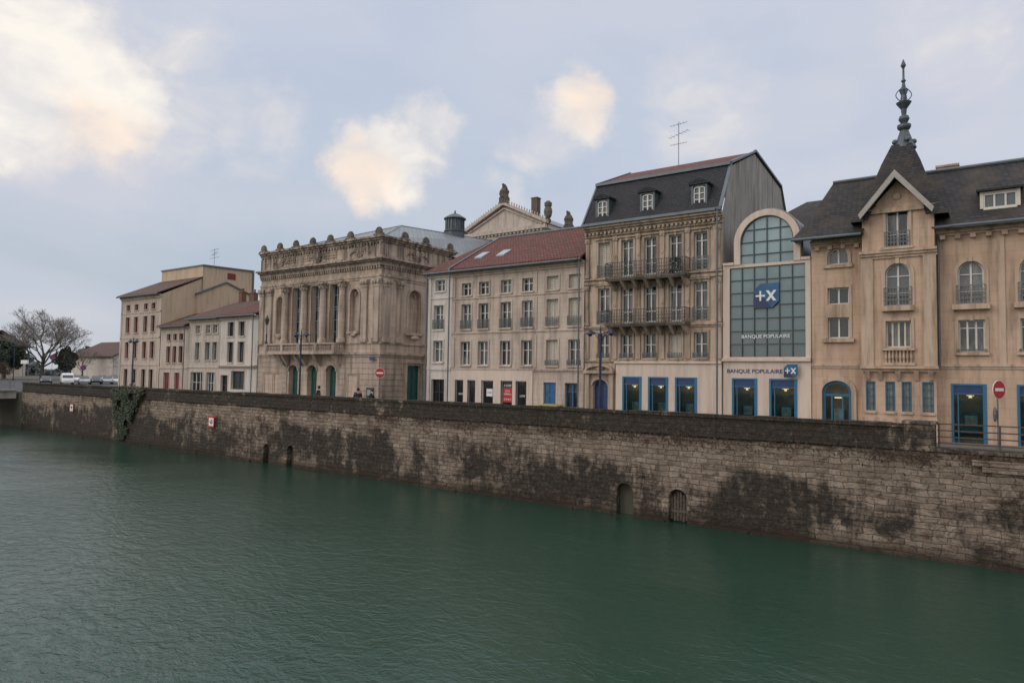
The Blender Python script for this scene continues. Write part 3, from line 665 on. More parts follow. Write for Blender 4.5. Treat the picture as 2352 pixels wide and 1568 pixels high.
def bankwin(par,F_,u0,u1,z0,z1,dep=.55):
    org=F_((u0+u1)/2,z0,dep)
    b=MB(); b.m=0; b.face([F_(u0,z0,dep),F_(u1,z0,dep),F_(u1,z1,dep),F_(u0,z1,dep)]); b.m=1; b.face([F_(u0,z1-.01,.1),F_(u1,z1-.01,.1),F_(u1,z1-.01,dep),F_(u0,z1-.01,dep)])
    w=part('window',par,b,[INTW,INT],org=org)
    f=MB()
    for q in ((u0,u0+.1),(u1-.14,u1)): f.fb(F_,q[0],q[1],z0,z1,-.03,.12)
    f.fb(F_,u0+.1,u1-.14,z1-.08,z1,-.02,.12); f.fb(F_,u0+.1,u1-.14,z0,z0+.1,-.02,.12); f.fb(F_,u0+.1,u1-.14,z1-.46,z1-.42,0,.1); f.fb(F_,u0+.24,u0+.28,z0+.1,z1-.46,0,.1)
    part('frame',w,f,CYANF,org=org)
    f=MB(); f.fb(F_,u0+.1,u1-.14,z1-.42,z1-.08,.05,.08); part('light_box',w,f,DBP,org=org)
    f=MB(); uc=(u0+u1)/2+.05; f.fb(F_,uc-.3,uc+.3,z0+.5,z0+1.45,dep-.15,dep-.12); part('poster',w,f,POST,org=org)
    f=MB(); f.fb(F_,uc-.22,uc+.24,z0+.85,z0+1.3,dep-.17,dep-.152); part('poster',w,f,POST2,org=org)
    f=MB(); f.fb(F_,uc-.14,uc+.14,z1-.53,z1-.5,.2,.34); f.cyl(F_(uc,z1-.62,.28),F_(uc,z1-.52,.28),.07,.05,8); part('spot_lamp',w,f,WARM,org=org)
    f=MB(); f.fb(F_,u0+.1,u1-.14,z0+.1,z1-.46,.06,.07); part('pane',w,f,CLEAR,org=org)
for q in g: bankwin(t,front(35.9),*q[:4])
x=MB(); x.face([F(u,z,.3) for u,z in [(-19.8,0),(-18.8,0)]+arc(-19.8,-18.8,2.25,.35)[::-1]]); x.fb(F,-19.32,-19.28,0,2.5,.26,.29)
for q in (-19.72,-19.2):
    for zz in (.2,.9,1.6): x.fb(F,q,q+.34,zz,zz+.6,.26,.29)
part('door',t,x,BLUED)
r=MB(); r.hexa([(X0-.02,35.65,11.72),(X1+.02,35.65,11.72),(X1+.02,37.4,14.55),(X0-.02,37.4,14.55),(X0-.02,35.6,11.85),(X1+.02,35.6,11.85),(X1+.02,37.3,14.65),(X0-.02,37.3,14.65)])
part('mansard_roof',t,r,SLATE)
r=MB(); gable_roof(r,X0+.0,X1-.05,37.35,42,48.1,14.62,16.5,.14,15.7); part('roof',t,r,TILE)
r=MB(); r.box(X0-.03,X1+.05,37.15,37.4,14.6,14.76); r.box(X0-.03,X1+.1,35.42,35.66,11.71,11.86)
S=side(X1)
pf=[(35.6,11.8),(37.35,14.7),(42,16.62),(48.0,15.85),(49.2,14.1)]
for a,b2 in zip(pf[:-1],pf[1:]): r.fp(S,[a,b2,(b2[0]+.05,b2[1]+.12),(a[0]-.05,a[1]+.12)],-.12,.06)
S=side(X0)
for a,b2 in zip(pf[:2],pf[1:3]): r.fp(S,[a,b2,(b2[0]+.05,b2[1]+.12),(a[0]-.05,a[1]+.12)],-.04,.06)
r.box(X1+.02,X1+.12,49.0,49.25,8,14.2)
part('roof_edge',t,r,ZTRIM)
def dormer(par,x,y,z0,z1,w,yb,m=LEAD,rm=SLATE,wide=False):
    org=(x,y,z0)
    d=MB(); d.m=0
    d.box(x-w/2-.12,x-w/2,y,yb,z0,z1); d.box(x+w/2,x+w/2+.12,y,yb,z0,z1); d.box(x-w/2,x+w/2,y,yb,z0-.1,z0); d.box(x-w/2,x+w/2,y+.02,yb,z1-.1,z1)
    d.m=1
    if wide: d.hexa([(x-w/2-.25,y-.2,z1),(x+w/2+.25,y-.2,z1),(x+w/2+.25,yb+.3,z1+.35),(x-w/2-.25,yb+.3,z1+.35),(x-w/2-.25,y-.2,z1+.08),(x+w/2+.25,y-.2,z1+.08),(x+w/2+.25,yb+.3,z1+.43),(x-w/2-.25,yb+.3,z1+.43)])
    else: d.fp(front(y-.12),[(x-w/2-.25,z1),(x+w/2+.25,z1),(x+w/2+.25,z1+.08),(x,z1+.32),(x-w/2-.25,z1+.08)],0,yb-y)
    o=part('dormer',par,d,[m,rm],org=org); return o
for x in (-19.2,-16.3,-13.25):
    d=dormer(t,x,35.85,12.15,13.35,.66,37.2); window(d,front(35.85),x-.33,x+.33,12.15,13.25,.12,dep=.12,fm=WHITE,gm=GLb,rows=(.35,.65),fw=.07)
antenna(t,-16.9,42,16.6,2.9)
gutter(t,X1-.15,X1-.1,35.3,11.75,down=X1-.08)
# ================================================================ B8 bank with curtain wall
X0,X1=-11.98,-7.6
t=thing('bank_building','cream bank building with tall arched teal glass front','bank',(-9.8,36,0))
g=[(-11.5,-10.2,.05,2.8,0,.6),(-9.6,-8.25,.05,2.8,0,.6)]
GA=(-11.62,-7.85)
big=(-11.62,-7.85,3.9,8.6,0,.15)
w=MB(); wall(w,F,X0,X1,0,8.75,g+[big],.15)
w.face([(X0,36,8.75),(X1,36,8.75),(X1,46,8.75),(X0,46,8.75)]); w.face([(X1,36,0),(X1,46,0),(X1,46,8.75),(X1,36,8.75)])
part('wall',t,w,S_8)
cxx=-9.72; hw=1.32; R_=1.32; zs=9.88
w=MB(); w.fb(F,cxx-hw-.34,cxx-hw-.02,8.75,zs,-.06,.3); w.fb(F,cxx+hw+.02,cxx+hw+.34,8.75,zs,-.06,.3); arcstrip(w,F,cxx-hw-.02,cxx+hw+.02,zs,R_+.02,.32,-.06,.3,20)
part('arch_surround',t,w,S_8)
w=MB(); w.fb(F,X0,X1,3.68,3.85,-.15,.0); part('cornice',t,w,S_8)
for a,b2 in ((X0+.02,cxx-hw-.36),(cxx+hw+.36,X1)): w=MB(); w.fb(F,a,b2,8.76,8.9,-.08,.2); part('coping',t,w,S_8)
gl=MB(); ncol=6; cw=(GA[1]-GA[0])/ncol
def pane(u0,u1,z0,z1,tri=None):
    j=[U(-.008,.008) for _ in range(4)]
    gl.face([F(u0,z0,.12+j[0]),F(u1,z0,.12+j[1]),F(u1,z1,.12+j[2]),F(u0,z1,.12+j[3])])
rows=[3.9+k*(8.6-3.9)/7 for k in range(8)]
for i in range(ncol):
    for j in range(7): pane(GA[0]+i*cw,GA[0]+(i+1)*cw,rows[j],rows[j+1])
nc=4; cw2=2*hw/nc; up=[8.6,9.25,9.9]
for i in range(nc):
    for j in range(2): pane(cxx-hw+i*cw2,cxx-hw+(i+1)*cw2,up[j],up[j+1])
ap=arc(cxx-hw,cxx+hw,9.9,R_,24)
gl.face([F(u,z,.12) for u,z in ap])
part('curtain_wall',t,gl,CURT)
mu=MB(); d0,d1=.04,.11
for i in range(ncol+1): u=GA[0]+i*cw; mu.fb(F,u-.02,u+.02,3.9,8.6,d0,d1)
for z in rows: mu.fb(F,GA[0],GA[1],z-.02,z+.02,d0+.004,d1-.004)
for i in range(1,nc):
    u=cxx-hw+i*cw2; mu.fb(F,u-.02,u+.02,8.6,9.9+R_*math.sqrt(max(0,1-((u-cxx)/hw)**2)),d0,d1)
for z in (9.25,9.9,10.55): 
    h_=hw if z<9.95 else hw*math.sqrt(1-((z-9.9)/R_)**2); mu.fb(F,cxx-h_,cxx+h_,z-.02,z+.02,d0+.004,d1-.004)
arcstrip(mu,F,cxx-hw+.04,cxx+hw-.04,9.9,R_-.04,.05,d0-.01,d1)
part('mullion_grid',t,mu,plain('mullion',(.05,.075,.085),.4,.3))
v=MB(); ro=hw+.4
pa=arc(cxx-ro,cxx+ro,zs,ro,24)
for k in range(24):
    a,b2=pa[k],pa[k+1]; v.face([(a[0],36.3,a[1]),(b2[0],36.3,b2[1]),(b2[0],46,b2[1]),(a[0],46,a[1])])
v.box(cxx-ro,cxx-ro+.1,36.3,46,8.75,zs); v.box(cxx+ro-.1,cxx+ro,36.3,46,8.75,zs)
arcstrip(v,F,cxx-ro+.04,cxx+ro-.04,zs,ro-.04,.05,.1,.34,24)
part('vault_roof',t,v,plain('vault_metal',(.20,.21,.22),.4,.4),smooth=False)
for q in g: bankwin(t,F,*q[:4])
LG1=plain('logo_blue',(.012,.085,.19),.35,var=.5,sc_=1.2); LG2=plain('logo_navy',(.02,.03,.09),.35)
def logo(par,F_,u,z,s,d):
    b=MB(); h=s/2
    b.m=0; b.fp(F_,[(u-h,z-h),(u+h*.45,z-h),(u+h,z-h*.45),(u+h,z+h),(u-h*.45,z+h),(u-h,z+h*.45)],d,d+.04)
    b.m=1; b.fp(F_,[(u-h*.99,z-h*.99),(u+h*.44,z-h*.99),(u-h*.2,z-h*.1),(u-h*.99,z+h*.3)],d-.004,d)
    o=part('logo',par,b,[LG1,LG2])
    x=MB(); 
    x.fb(F_,u-.82*h,u-.08*h,z-.07*h,z+.07*h,d-.012,d-.006); x.fb(F_,u-.52*h,u-.38*h,z-.4*h,z+.4*h,d-.013,d-.0065)
    x.fp(F_,[(u-.02*h,z-.42*h),(u+.2*h,z-.42*h),(u+.8*h,z+.42*h),(u+.58*h,z+.42*h)],d-.012,d-.006); x.fp(F_,[(u+.56*h,z-.42*h),(u+.8*h,z-.42*h),(u+.2*h,z+.42*h),(u-.02*h,z+.42*h)],d-.014,d-.0045)
    part('logo_symbol',o,x,SWH)
logo(t,F,cxx-.02,7.05,1.28,-.02); logo(t,F,-8.5,3.2,.66,-.26)
text(t,'BANQUE POPULAIRE',F,-9.8,4.95,2.4,.21,SWH,.035)
text(t,'BANQUE POPULAIRE',F,-10.35,3.15,2.8,.24,BLUED,-.02)
# ================================================================ B9 corner building w/ turret
t=thing('bank_house','warm stone building with slate turret, finial and arched windows','bank',(-2.5,36,0))
X0,X1=-7.56,-5.2
R0,R1=-2.3,9
opL=[(-6.82,-5.88,8.4,9.2,.42),(-6.82,-5.88,6.45,7.25),(-6.82,-5.88,4.8,5.8),(-7.1,-5.8,0,2.75,.55,.6)]
opR=[]
for c in (-1.0,1.2,3.6,6.0): opR+=[(c-.48,c+.48,6.2,8.1,.48),(c-.48,c+.48,4.1,5.5)]
opR+=[(-1.8,-.5,0,2.7,0,.6),(.55,1.85,0,2.7,0,.6),(3,4.3,0,2.7,0,.6),(5.4,6.7,0,2.7,0,.6)]
T=35.4; FT=front(T)
TX0_,TX1_=-5.2,-2.3
opT=[(-4.2,-3.3,8.9,10.6),(-4.25,-3.25,6.2,8.15,.5),(-4.25,-3.25,4.3,5.5)]
for a,b2 in ((-5.1,-4.7),(-4.3,-3.9),(-3.65,-3.25),(-2.85,-2.4)): opT.append((a,b2,1.4,2.75))
w=MB(); wall(w,F,X0,X1,0,9.7,opL,.25); wall(w,F,R0,R1,0,9.6,opR,.25); wall(w,FT,TX0_,TX1_,0,10.7,opT,.25)
for x in (TX0_,TX1_): w.face([(x,T,0),(x,38,0),(x,38,10.7),(x,T,10.7)])
w.face([(X0,36,0),(X0,48,0),(X0,48,9.7),(X0,36,9.7)]); w.face([(R1,36,0),(R1,48,0),(R1,48,9.7),(R1,36,9.7)])
w.fp(FT,[(-4.85,10.7),(-2.65,10.7),(-3.75,11.95)],0,.3)
part('wall',t,w,S_9)
mo=MB()
for o in opL[:3]: surround(mo,F,*o[:4],w=.13,p=.05,ah=o[4] if len(o)>4 else 0,head=False)
mo.fb(F,-6.95,-5.75,5.8,6.45,-.04,.02); mo.fb(F,-7.05,-5.65,4.6,4.78,-.18,.02); mo.fb(F,-7.0,-5.7,8.22,8.38,-.12,.02)
arcstrip(mo,F,-7.1,-5.8,2.2,.55,.22,-.1,.02); mo.fb(F,-7.32,-7.1,0,2.2,-.1,.02); mo.fb(F,-5.8,-5.58,0,2.2,-.1,.02)
for a,b2,Fx in ((X0,X1,F),(R0,R1,F)):
    band(mo,Fx,a,b2,9.3,9.6,.3,3); band(mo,Fx,a,b2,3.35,3.55,.1,2); dentils(mo,Fx,a,b2,9.12,9.3,.25,.55,.2)
for i in range(0,8,2):
    o=opR[i]; surround(mo,F,*o[:4],w=.16,p=.06,ah=.48,head=False,ks=True); o=opR[i+1]; surround(mo,F,*o[:4],w=.14,p=.05,head=False,ks=True)
    mo.fb(F,o[0]-.2,o[1]+.2,5.95,6.18,-.35,.02); mo.fb(F,o[0]-.15,o[1]+.15,3.95,4.08,-.15,.02)
for c in (.1,2.4,4.8): mo.fb(F,c-.12,c+.12,3.55,9.1,-.06,.02)
mo.fb(FT,TX0_-.05,TX0_+.45,3.4,8.4,-.08,.1); mo.fb(FT,TX1_-.45,TX1_+.05,3.4,8.4,-.08,.1)
band(mo,FT,TX0_-.1,TX1_+.1,8.4,8.75,.25,3); band(mo,FT,TX0_-.1,TX1_+.1,3.2,3.45,.3,2); band(mo,FT,TX0_-.05,TX1_+.05,10.5,10.7,.15)
for u in (-5.0,-4.5,-3.77,-3.05,-2.5): mo.hexa([F(u-.1,3.2,-.9),F(u+.1,3.2,-.9),F(u+.1,3.2,-.6),F(u-.1,3.2,-.6),F(u-.07,2.8,-.68),F(u+.07,2.8,-.68),F(u+.07,2.8,-.6),F(u-.07,2.8,-.6)])
surround(mo,FT,*opT[0],w=.13,p=.06,head=False,ks=True); surround(mo,FT,*opT[1][:4],w=.16,p=.06,ah=.5,head=False,ks=True); surround(mo,FT,*opT[2],w=.13,p=.06,head=False)
mo.fb(FT,-4.4,-3.1,5.95,6.18,-.3,.02); mo.fb(FT,-4.4,-3.1,8.76,8.88,-.3,.02)
mo.fb(FT,-4.4,-3.1,4.16,4.27,-.2,.02); mo.fb(FT,-4.4,-3.1,3.48,3.6,-.2,.02)
for k in range(8): 
    p_=FT(-4.25+k*.143,0,-.1); mo.lathe((p_[0],p_[1],0),[(.05,3.6),(.03,3.7),(.065,3.85),(.03,4.05),(.05,4.16)],6)
mo.ball(FT(-3.75,11.25,-.02),.2,1,.4,1)
for q in opT[3:]: mo.fb(FT,q[0]-.04,q[1]+.04,1.28,1.38,-.08,.02)
mo.fb(FT,TX0_-.03,TX1_+.03,0,1.1,-.06,.02)
part('moulding',t,mo,S_9m)
window(t,F,*opL[0][:4],ah=.42,gm=GLb,rows=()); window(t,F,*opL[1],rows=(),gm=GL); window(t,F,*opL[2],rows=(),gm=GL)
window(t,FT,*opT[0],rows=(.35,),rail=.72,gm=GL); window(t,FT,*opT[1][:4],ah=.5,rows=(.3,.7),rail=.85,gm=GLb); window(t,FT,*opT[2],rows=(),gm=GL,cols=4,fm=CREAMP)
for q in opT[3:]:
    w_=window(t,FT,*q,rows=(.25,.5,.75),cols=3,fm=IRONG,gm=LATT,fw=.022,dep=.15)
    f=MB(); f.fb(FT,q[0],q[0]+.045,q[2],q[3],.02,.07); f.fb(FT,q[1]-.045,q[1],q[2],q[3],.02,.07); f.fb(FT,q[0]+.045,q[1]-.045,q[3]-.05,q[3],.02,.07); part('frame',w_,f,CYANF,org=ORG[w_.name])
for i in range(0,8,2):
    window(t,F,*opR[i][:4],ah=.48,rows=(.3,.7),rail=.85,gm=GLb); window(t,F,*opR[i+1],rows=(.75,),cols=3,rail=.12,gm=GL)
for q in opR[8:]: bankwin(t,F,*q[:4])
o=opL[3]; org=F(-6.45,0,.5); b=MB(); b.face([F(u,z,.6) for u,z in [(o[0],0),(o[1],0)]+arc(o[0],o[1],2.2,.55)[::-1]]); dd=part('door',t,b,INTW,org=org)
f=MB(); arcstrip(f,F,o[0]+.14,o[1]-.14,2.2,.41,.14,.1,.2); f.fb(F,o[0],o[0]+.14,0,2.2,.1,.2); f.fb(F,o[1]-.14,o[1],0,2.2,.1,.2); f.fb(F,o[0]+.14,o[1]-.14,2.0,2.1,.1,.2); f.fb(F,o[0]+.38,o[0]+.44,0,2.0,.12,.18); f.fb(F,o[1]-.44,o[1]-.38,0,2.0,.12,.18)
part('frame',dd,f,CYANF,org=org); f=MB(); f.fb(F,-6.65,-6.2,.7,1.4,.4,.43); part('poster',dd,f,POST2,org=org); f=MB(); f.fb(F,-6.6,-6.3,1.9,1.95,.3,.42); part('spot_lamp',dd,f,WARM,org=org)
f=MB(); f.face([F(u,z,.15) for u,z in [(o[0],0),(o[1],0)]+arc(o[0],o[1],2.2,.55)[::-1]]); part('pane',dd,f,CLEAR,org=org)
r=MB()
def quad(*p): r.face(p)
le,ly=-8.3,35.1
quad((le,ly,9.62),(-5.1,ly,9.62),(-5.1,36.1,10.6),(-7.75,36.0,10.6)); quad((-7.75,36.0,10.6),(-5.1,36.1,10.6),(-5.0,38.3,13.0),(-6.95,38.3,13.0))
quad((le,ly,9.62),(-7.75,36,10.6),(-7.75,46,10.6),(le,46.5,9.62)); quad((-7.75,36,10.6),(-6.95,38.3,13.0),(-6.95,46,13.0),(-7.75,46,10.6)); quad((-6.95,38.3,13.0),(-4.5,38.3,13.0),(-4.5,46,13.0),(-6.95,46,13.0))
quad((le,ly,9.6),(-5.1,ly,9.6),(-5.1,36,9.7),(le+.3,36,9.7))
quad((-2.4,35.35,9.62),(R1,35.35,9.62),(R1,36.1,10.25),(-2.4,36.1,10.25)); quad((-2.4,36.1,10.25),(R1,36.1,10.25),(R1,39.4,13.15),(-2.9,39.4,13.15)); quad((-2.9,39.4,13.15),(R1,39.4,13.15),(R1,46,13.1),(-2.9,46,13.1))
quad((-2.4,35.35,9.6),(R1,35.35,9.6),(R1,36,9.66),(-2.4,36,9.66))
part('roof',t,r,SLATE2)
r=MB(); tx,ty=-3.68,37.3
pr=[(1.95,10.15,2.35),(1.62,10.75,2.0),(1.15,12.0,1.35),(.8,13.1,.9),(.42,14.1,.42)]
for (a,z0,ya),(b2,z1,yb) in zip(pr[:-1],pr[1:]):
    c0=[(tx-a,ty-ya,z0),(tx+a,ty-ya,z0),(tx+a,ty+ya,z0),(tx-a,ty+ya,z0)]; c1=[(tx-b2,ty-yb,z1),(tx+b2,ty-yb,z1),(tx+b2,ty+yb,z1),(tx-b2,ty+yb,z1)]
    for k in range(4):
        if k==0 and z0<11.9:
            gz=.95; gl0,gl1=tx-gz-.1,tx+gz
            if z0<10.7:
                r.face([c0[0],(gl0-.15,c0[0][1],z0),(gl0,c1[0][1],z1),c1[0]]); r.face([(gl1+.15,c0[0][1],z0),c0[1],c1[1],(gl1,c1[0][1],z1)])
            else:
                r.face([c0[0],(gl0,c0[0][1],z0),(tx,c1[0][1],z1),c1[0]]); r.face([(gl1,c0[0][1],z0),c0[1],c1[1],(tx,c1[0][1],z1)])
            continue
        r.face([c0[k],c0[(k+1)%4],c1[(k+1)%4],c1[k]])
for sg in (-1,1):
    r.hexa([(-3.75,34.75,12.12),(-3.75+sg*1.45,34.75,10.35),(-3.75+sg*1.45,36.6,10.35),(-3.75,36.9,12.12),(-3.75,34.75,12.25),(-3.75+sg*1.45,34.75,10.48),(-3.75+sg*1.45,36.6,10.48),(-3.75,36.9,12.25)])
part('turret_roof',t,r,SLATE2)
r=MB()
for sg in (-1,1):
    r.fp(front(34.72),[(-3.75,12.3),(-3.75+sg*1.5,10.42),(-3.75+sg*1.42,10.2),(-3.75,11.95)],-.06,.05)
part('bargeboard',t,r,plain('bargeboard_paint',(.36,.33,.30),.6))
fi=MB(); fi.lathe((tx+.08,ty,0),[(.52,13.95),(.46,14.12),(.4,14.2),(.18,14.85),(.26,14.92),(.3,15.0),(.3,15.12),(.14,15.2),(.24,15.4),(.2,15.55),(.1,15.6),(.13,15.9),(.3,16.15),(.34,16.22),(.16,16.3),(.12,16.6),(.2,16.85),(.1,16.95),(.06,17.2),(.11,17.3),(.05,17.4),(.045,17.9),(.12,18.05),(.1,18.12),(.02,18.35)],12)
for k in range(4):
    g_=k*math.pi/2+.4
    for j in range(7):
        a=j/6*math.pi; fi.cyl((tx+.08+(.15+.2*math.sin(a))*math.cos(g_),ty+(.15+.2*math.sin(a))*math.sin(g_),16.3+.6*j/6),(tx+.08+(.15+.2*math.sin(a+.52))*math.cos(g_),ty+(.15+.2*math.sin(a+.52))*math.sin(g_),16.3+.6*(j+1)/6),.022,n=5)
    fi.ball((tx+.08+.42*math.cos(g_),ty+.42*math.sin(g_),14.3),.13,1,1,1,8,5)
part('finial',t,fi,LEAD,smooth=False)
d=dormer(t,.1,36.2,10.4,11.15,1.2,37.6,m=CREAMP,rm=SLATE2,wide=True); window(d,front(36.2),-.5,.7,10.4,11.05,dep=.1,cols=3,rows=(),fm=WHITE,gm=GLb,fw=.06)
r=MB(); r.cyl((-2.9,39.4,13.2),(R1,39.4,13.2),.1,n=8); r.cyl((-6.95,38.3,13.05),(-4.6,38.3,13.05),.09,n=8); r.cyl((-8.3,35.05,9.6),(-5.2,35.05,9.6),.07,n=8); r.cyl((-2.3,35.3,9.6),(R1,35.3,9.6),.07,n=8); r.cyl((-2.2,35.9,9.5),(-2.2,35.9,3.4),.05,n=8)
part('gutter',t,r,ZTRIM)
chimney(t,-2.0,40.2,12.8,13.5,.9,.6,S_9,0)
t=thing('rear_house','slate roofed house rising behind the bank','house',(-10.5,52,0))
w=MB(); w.box(-13.5,-7.8,48.2,58,0,13.2); part('wall',t,w,S_9)
r=MB(); 
r.face([(-13.9,48,13.1),(-7.4,48,13.1),(-9.4,52,15.6),(-11.2,52,15.6)]); r.face([(-7.4,48,13.1),(-7.4,58.2,13.1),(-9.4,54,15.6),(-9.4,52,15.6)]); r.face([(-13.9,48,13.1),(-11.2,52,15.6),(-11.2,54,15.6),(-13.9,58.2,13.1)]); r.face([(-11.2,52,15.6),(-9.4,52,15.6),(-9.4,54,15.6),(-11.2,54,15.6)]); r.face([(-13.9,48,13.08),(-7.4,48,13.08),(-7.4,58.2,13.08),(-13.9,58.2,13.08)])
part('roof',t,r,SLATE2); antenna(t,-8.0,50,13.2,1.9)
# ================================================================ QUAY WALL
m,nt,b=mat('quay_masonry'); p=pos(nt); wv,s=wallvec(nt,p)
wn=N(nt,'ShaderNodeTexNoise',i_Scale=.9,i_Detail=5.0,i_Roughness=.65); nt.links.new(p,wn.inputs['Vector'])
va=nt.nodes.new('ShaderNodeVectorMath'); va.operation='MULTIPLY_ADD'; nt.links.new(wn.outputs['Color'],va.inputs[0]); va.inputs[1].default_value=(.60,.26,0); nt.links.new(wv,va.inputs[2])
br=N(nt,'ShaderNodeTexBrick',i_Scale=1.0); nt.links.new(va.outputs[0],br.inputs['Vector']); br.inputs['Brick Width'].default_value=.55; br.inputs['Row Height'].default_value=.245; br.inputs['Mortar Size'].default_value=.014; br.inputs['Mortar Smooth'].default_value=.5; br.inputs['Bias'].default_value=-.25
br.offset=.43; br.squash=1.35; br.squash_frequency=3
br.inputs['Color1'].default_value=(.50,.40,.315,1); br.inputs['Color2'].default_value=(.25,.19,.15,1); br.inputs['Mortar'].default_value=(.075,.057,.044,1)
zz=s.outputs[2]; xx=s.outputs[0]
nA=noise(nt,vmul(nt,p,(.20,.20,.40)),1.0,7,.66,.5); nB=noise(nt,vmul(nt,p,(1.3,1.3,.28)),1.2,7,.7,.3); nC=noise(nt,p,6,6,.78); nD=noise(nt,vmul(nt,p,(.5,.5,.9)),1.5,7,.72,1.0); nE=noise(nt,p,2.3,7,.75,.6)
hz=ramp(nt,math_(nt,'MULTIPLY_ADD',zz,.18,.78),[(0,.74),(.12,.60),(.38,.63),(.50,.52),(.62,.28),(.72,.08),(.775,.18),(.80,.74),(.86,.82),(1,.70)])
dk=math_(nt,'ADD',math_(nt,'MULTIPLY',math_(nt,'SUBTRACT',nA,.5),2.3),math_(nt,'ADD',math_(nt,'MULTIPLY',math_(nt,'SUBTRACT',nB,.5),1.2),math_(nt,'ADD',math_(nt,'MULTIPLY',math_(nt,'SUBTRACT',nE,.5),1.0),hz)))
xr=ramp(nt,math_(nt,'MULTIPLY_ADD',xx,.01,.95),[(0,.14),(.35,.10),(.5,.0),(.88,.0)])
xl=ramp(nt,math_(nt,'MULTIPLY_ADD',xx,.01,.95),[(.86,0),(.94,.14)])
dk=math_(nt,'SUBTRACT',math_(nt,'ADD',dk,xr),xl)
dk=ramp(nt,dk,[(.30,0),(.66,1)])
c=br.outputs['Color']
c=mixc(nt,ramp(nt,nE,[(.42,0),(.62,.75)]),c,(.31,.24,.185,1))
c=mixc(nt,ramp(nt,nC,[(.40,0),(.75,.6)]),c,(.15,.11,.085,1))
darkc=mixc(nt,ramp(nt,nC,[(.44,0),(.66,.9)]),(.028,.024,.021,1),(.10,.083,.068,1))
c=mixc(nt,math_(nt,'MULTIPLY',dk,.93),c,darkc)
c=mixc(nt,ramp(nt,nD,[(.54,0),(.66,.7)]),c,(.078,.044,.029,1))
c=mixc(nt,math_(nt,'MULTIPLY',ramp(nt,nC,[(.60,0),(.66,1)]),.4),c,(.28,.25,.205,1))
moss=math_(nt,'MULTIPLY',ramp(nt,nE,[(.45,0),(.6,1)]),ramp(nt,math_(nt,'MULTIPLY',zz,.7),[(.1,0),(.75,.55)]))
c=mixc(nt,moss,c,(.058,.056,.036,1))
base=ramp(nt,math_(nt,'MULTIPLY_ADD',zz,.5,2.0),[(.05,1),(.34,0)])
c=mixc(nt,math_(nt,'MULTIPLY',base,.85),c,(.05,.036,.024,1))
nt.links.new(c,b.inputs['Base Color']); b.inputs['Roughness'].default_value=.88; setspec(b,.25)
hh=math_(nt,'ADD',math_(nt,'MULTIPLY',br.outputs['Fac'],-1.2),math_(nt,'ADD',math_(nt,'MULTIPLY',nC,1.5),math_(nt,'MULTIPLY',nE,2.2)))
bp=N(nt,'ShaderNodeBump',i_Strength=1.0,i_Distance=.08,i_Height=hh); nt.links.new(bp.outputs[0],b.inputs['Normal'])
QUAY=m
t=thing('quay_wall','long weathered stone embankment wall with dark stained parapet','wall',(-45,30.6,-3.9))
FQ=front(30.6)
oq=[(-44.3,-43.5,-3.99,-2.55,.4,.8),(-41.5,-40.7,-3.99,-2.45,.4,.8),(-15.45,-14.55,-3.99,-2.4,.45,.9),(-12.75,-11.85,-3.99,-2.4,.45,.35)]
w=MB(); wall(w,FQ,-89.5,12,-3.99,.2,oq,.6); w.face([(-89.5,30.6,-6),(12,30.6,-6),(12,30.6,-3.99),(-89.5,30.6,-3.99)])
w.face([(-89.5,30.6,-6),(-89.5,34,-6),(-89.5,34,.2),(-89.5,30.6,.2)]); w.face([(-89.5,30.6,.2),(12,30.6,.2),(12,31.15,.2),(-89.5,31.15,.2)]); w.face([(-89.5,31.15,-.2),(12,31.15,-.2),(12,31.15,.2),(-89.5,31.15,.2)])
for o in oq: arcstrip(w,FQ,o[0],o[1],o[3]-o[4],o[4],.14,-.02,.02)
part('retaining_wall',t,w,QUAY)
for o in oq:
    d=MB(); d.fb(FQ,o[0]-.1,o[1]+.1,-4.5,o[3]+.05,o[5],o[5]+.03); part('drain_recess',t,d,BLK)
d=MB()
for k in range(6):
    u=-12.72+k*.145; d.fb(FQ,u,u+.11,-3.9+U(0,.1),-2.5-.3*abs(k-2.5)/2.5,.2,.24)
d.fb(FQ,-12.75,-11.85,-3.5,-3.4,.17,.2); part('wooden_gate',t,d,plain('rotten_wood',(.09,.07,.055),.9,var=.5,sc_=6))
w=MB(); x=-89.5
while x<-3.1:
    L=U(1.0,2.0); x2=min(x+L,-3.1); j=U(-.02,.02); k=U(-.03,.03)
    w.box(x+.008,x2-.008,30.52+j,31.05,.98,1.14+k); w.box(x,x2,30.60+U(-.006,.012),31.0,.24,.98)
    w.box(x+.004,x2-.004,30.50+j,30.75,.12+U(-.03,.03),.24)
    x=x2
w.box(-3.1,-2.05,30.5,31.1,.2,1.12); w.box(-3.15,-2.0,30.45,31.15,1.12,1.25)
while x<12:
    x2=x+U(1,1.8); w.box(x+.004,x2-.004,30.45+U(-.02,.02),31.1,.12,.24+U(0,.01)); x=x2
w.box(-.9,1.6,30.35,30.62,-.28,-.08); w.box(-.6,2.0,30.38,30.62,-.5,-.30)
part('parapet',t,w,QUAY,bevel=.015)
random.seed(11); w=MB()
for k in range(900):
    u=U(-60,4) if k%3 else U(-22,4); row=int(U(-16,0)); z=row*.245+U(-.05,.05); L=U(.2,.6); hz_=U(.1,.21); pz=U(.008,.035)
    if any(o[0]-.7<u<o[1]+.5 and z<-2 for o in oq): continue
    a=[(u+U(-.03,.03),z+U(-.02,.02)),(u+L+U(-.03,.03),z+U(-.02,.02)),(u+L+U(-.03,.03),z+hz_+U(-.02,.02)),(u+U(-.03,.03),z+hz_+U(-.02,.02))]
    w.fp(FQ,a,-pz,.02)
part('facing_stones',t,w,QUAY,bevel=.012)['kind']='stuff'
random.seed(5)
w=MB(); x=-89
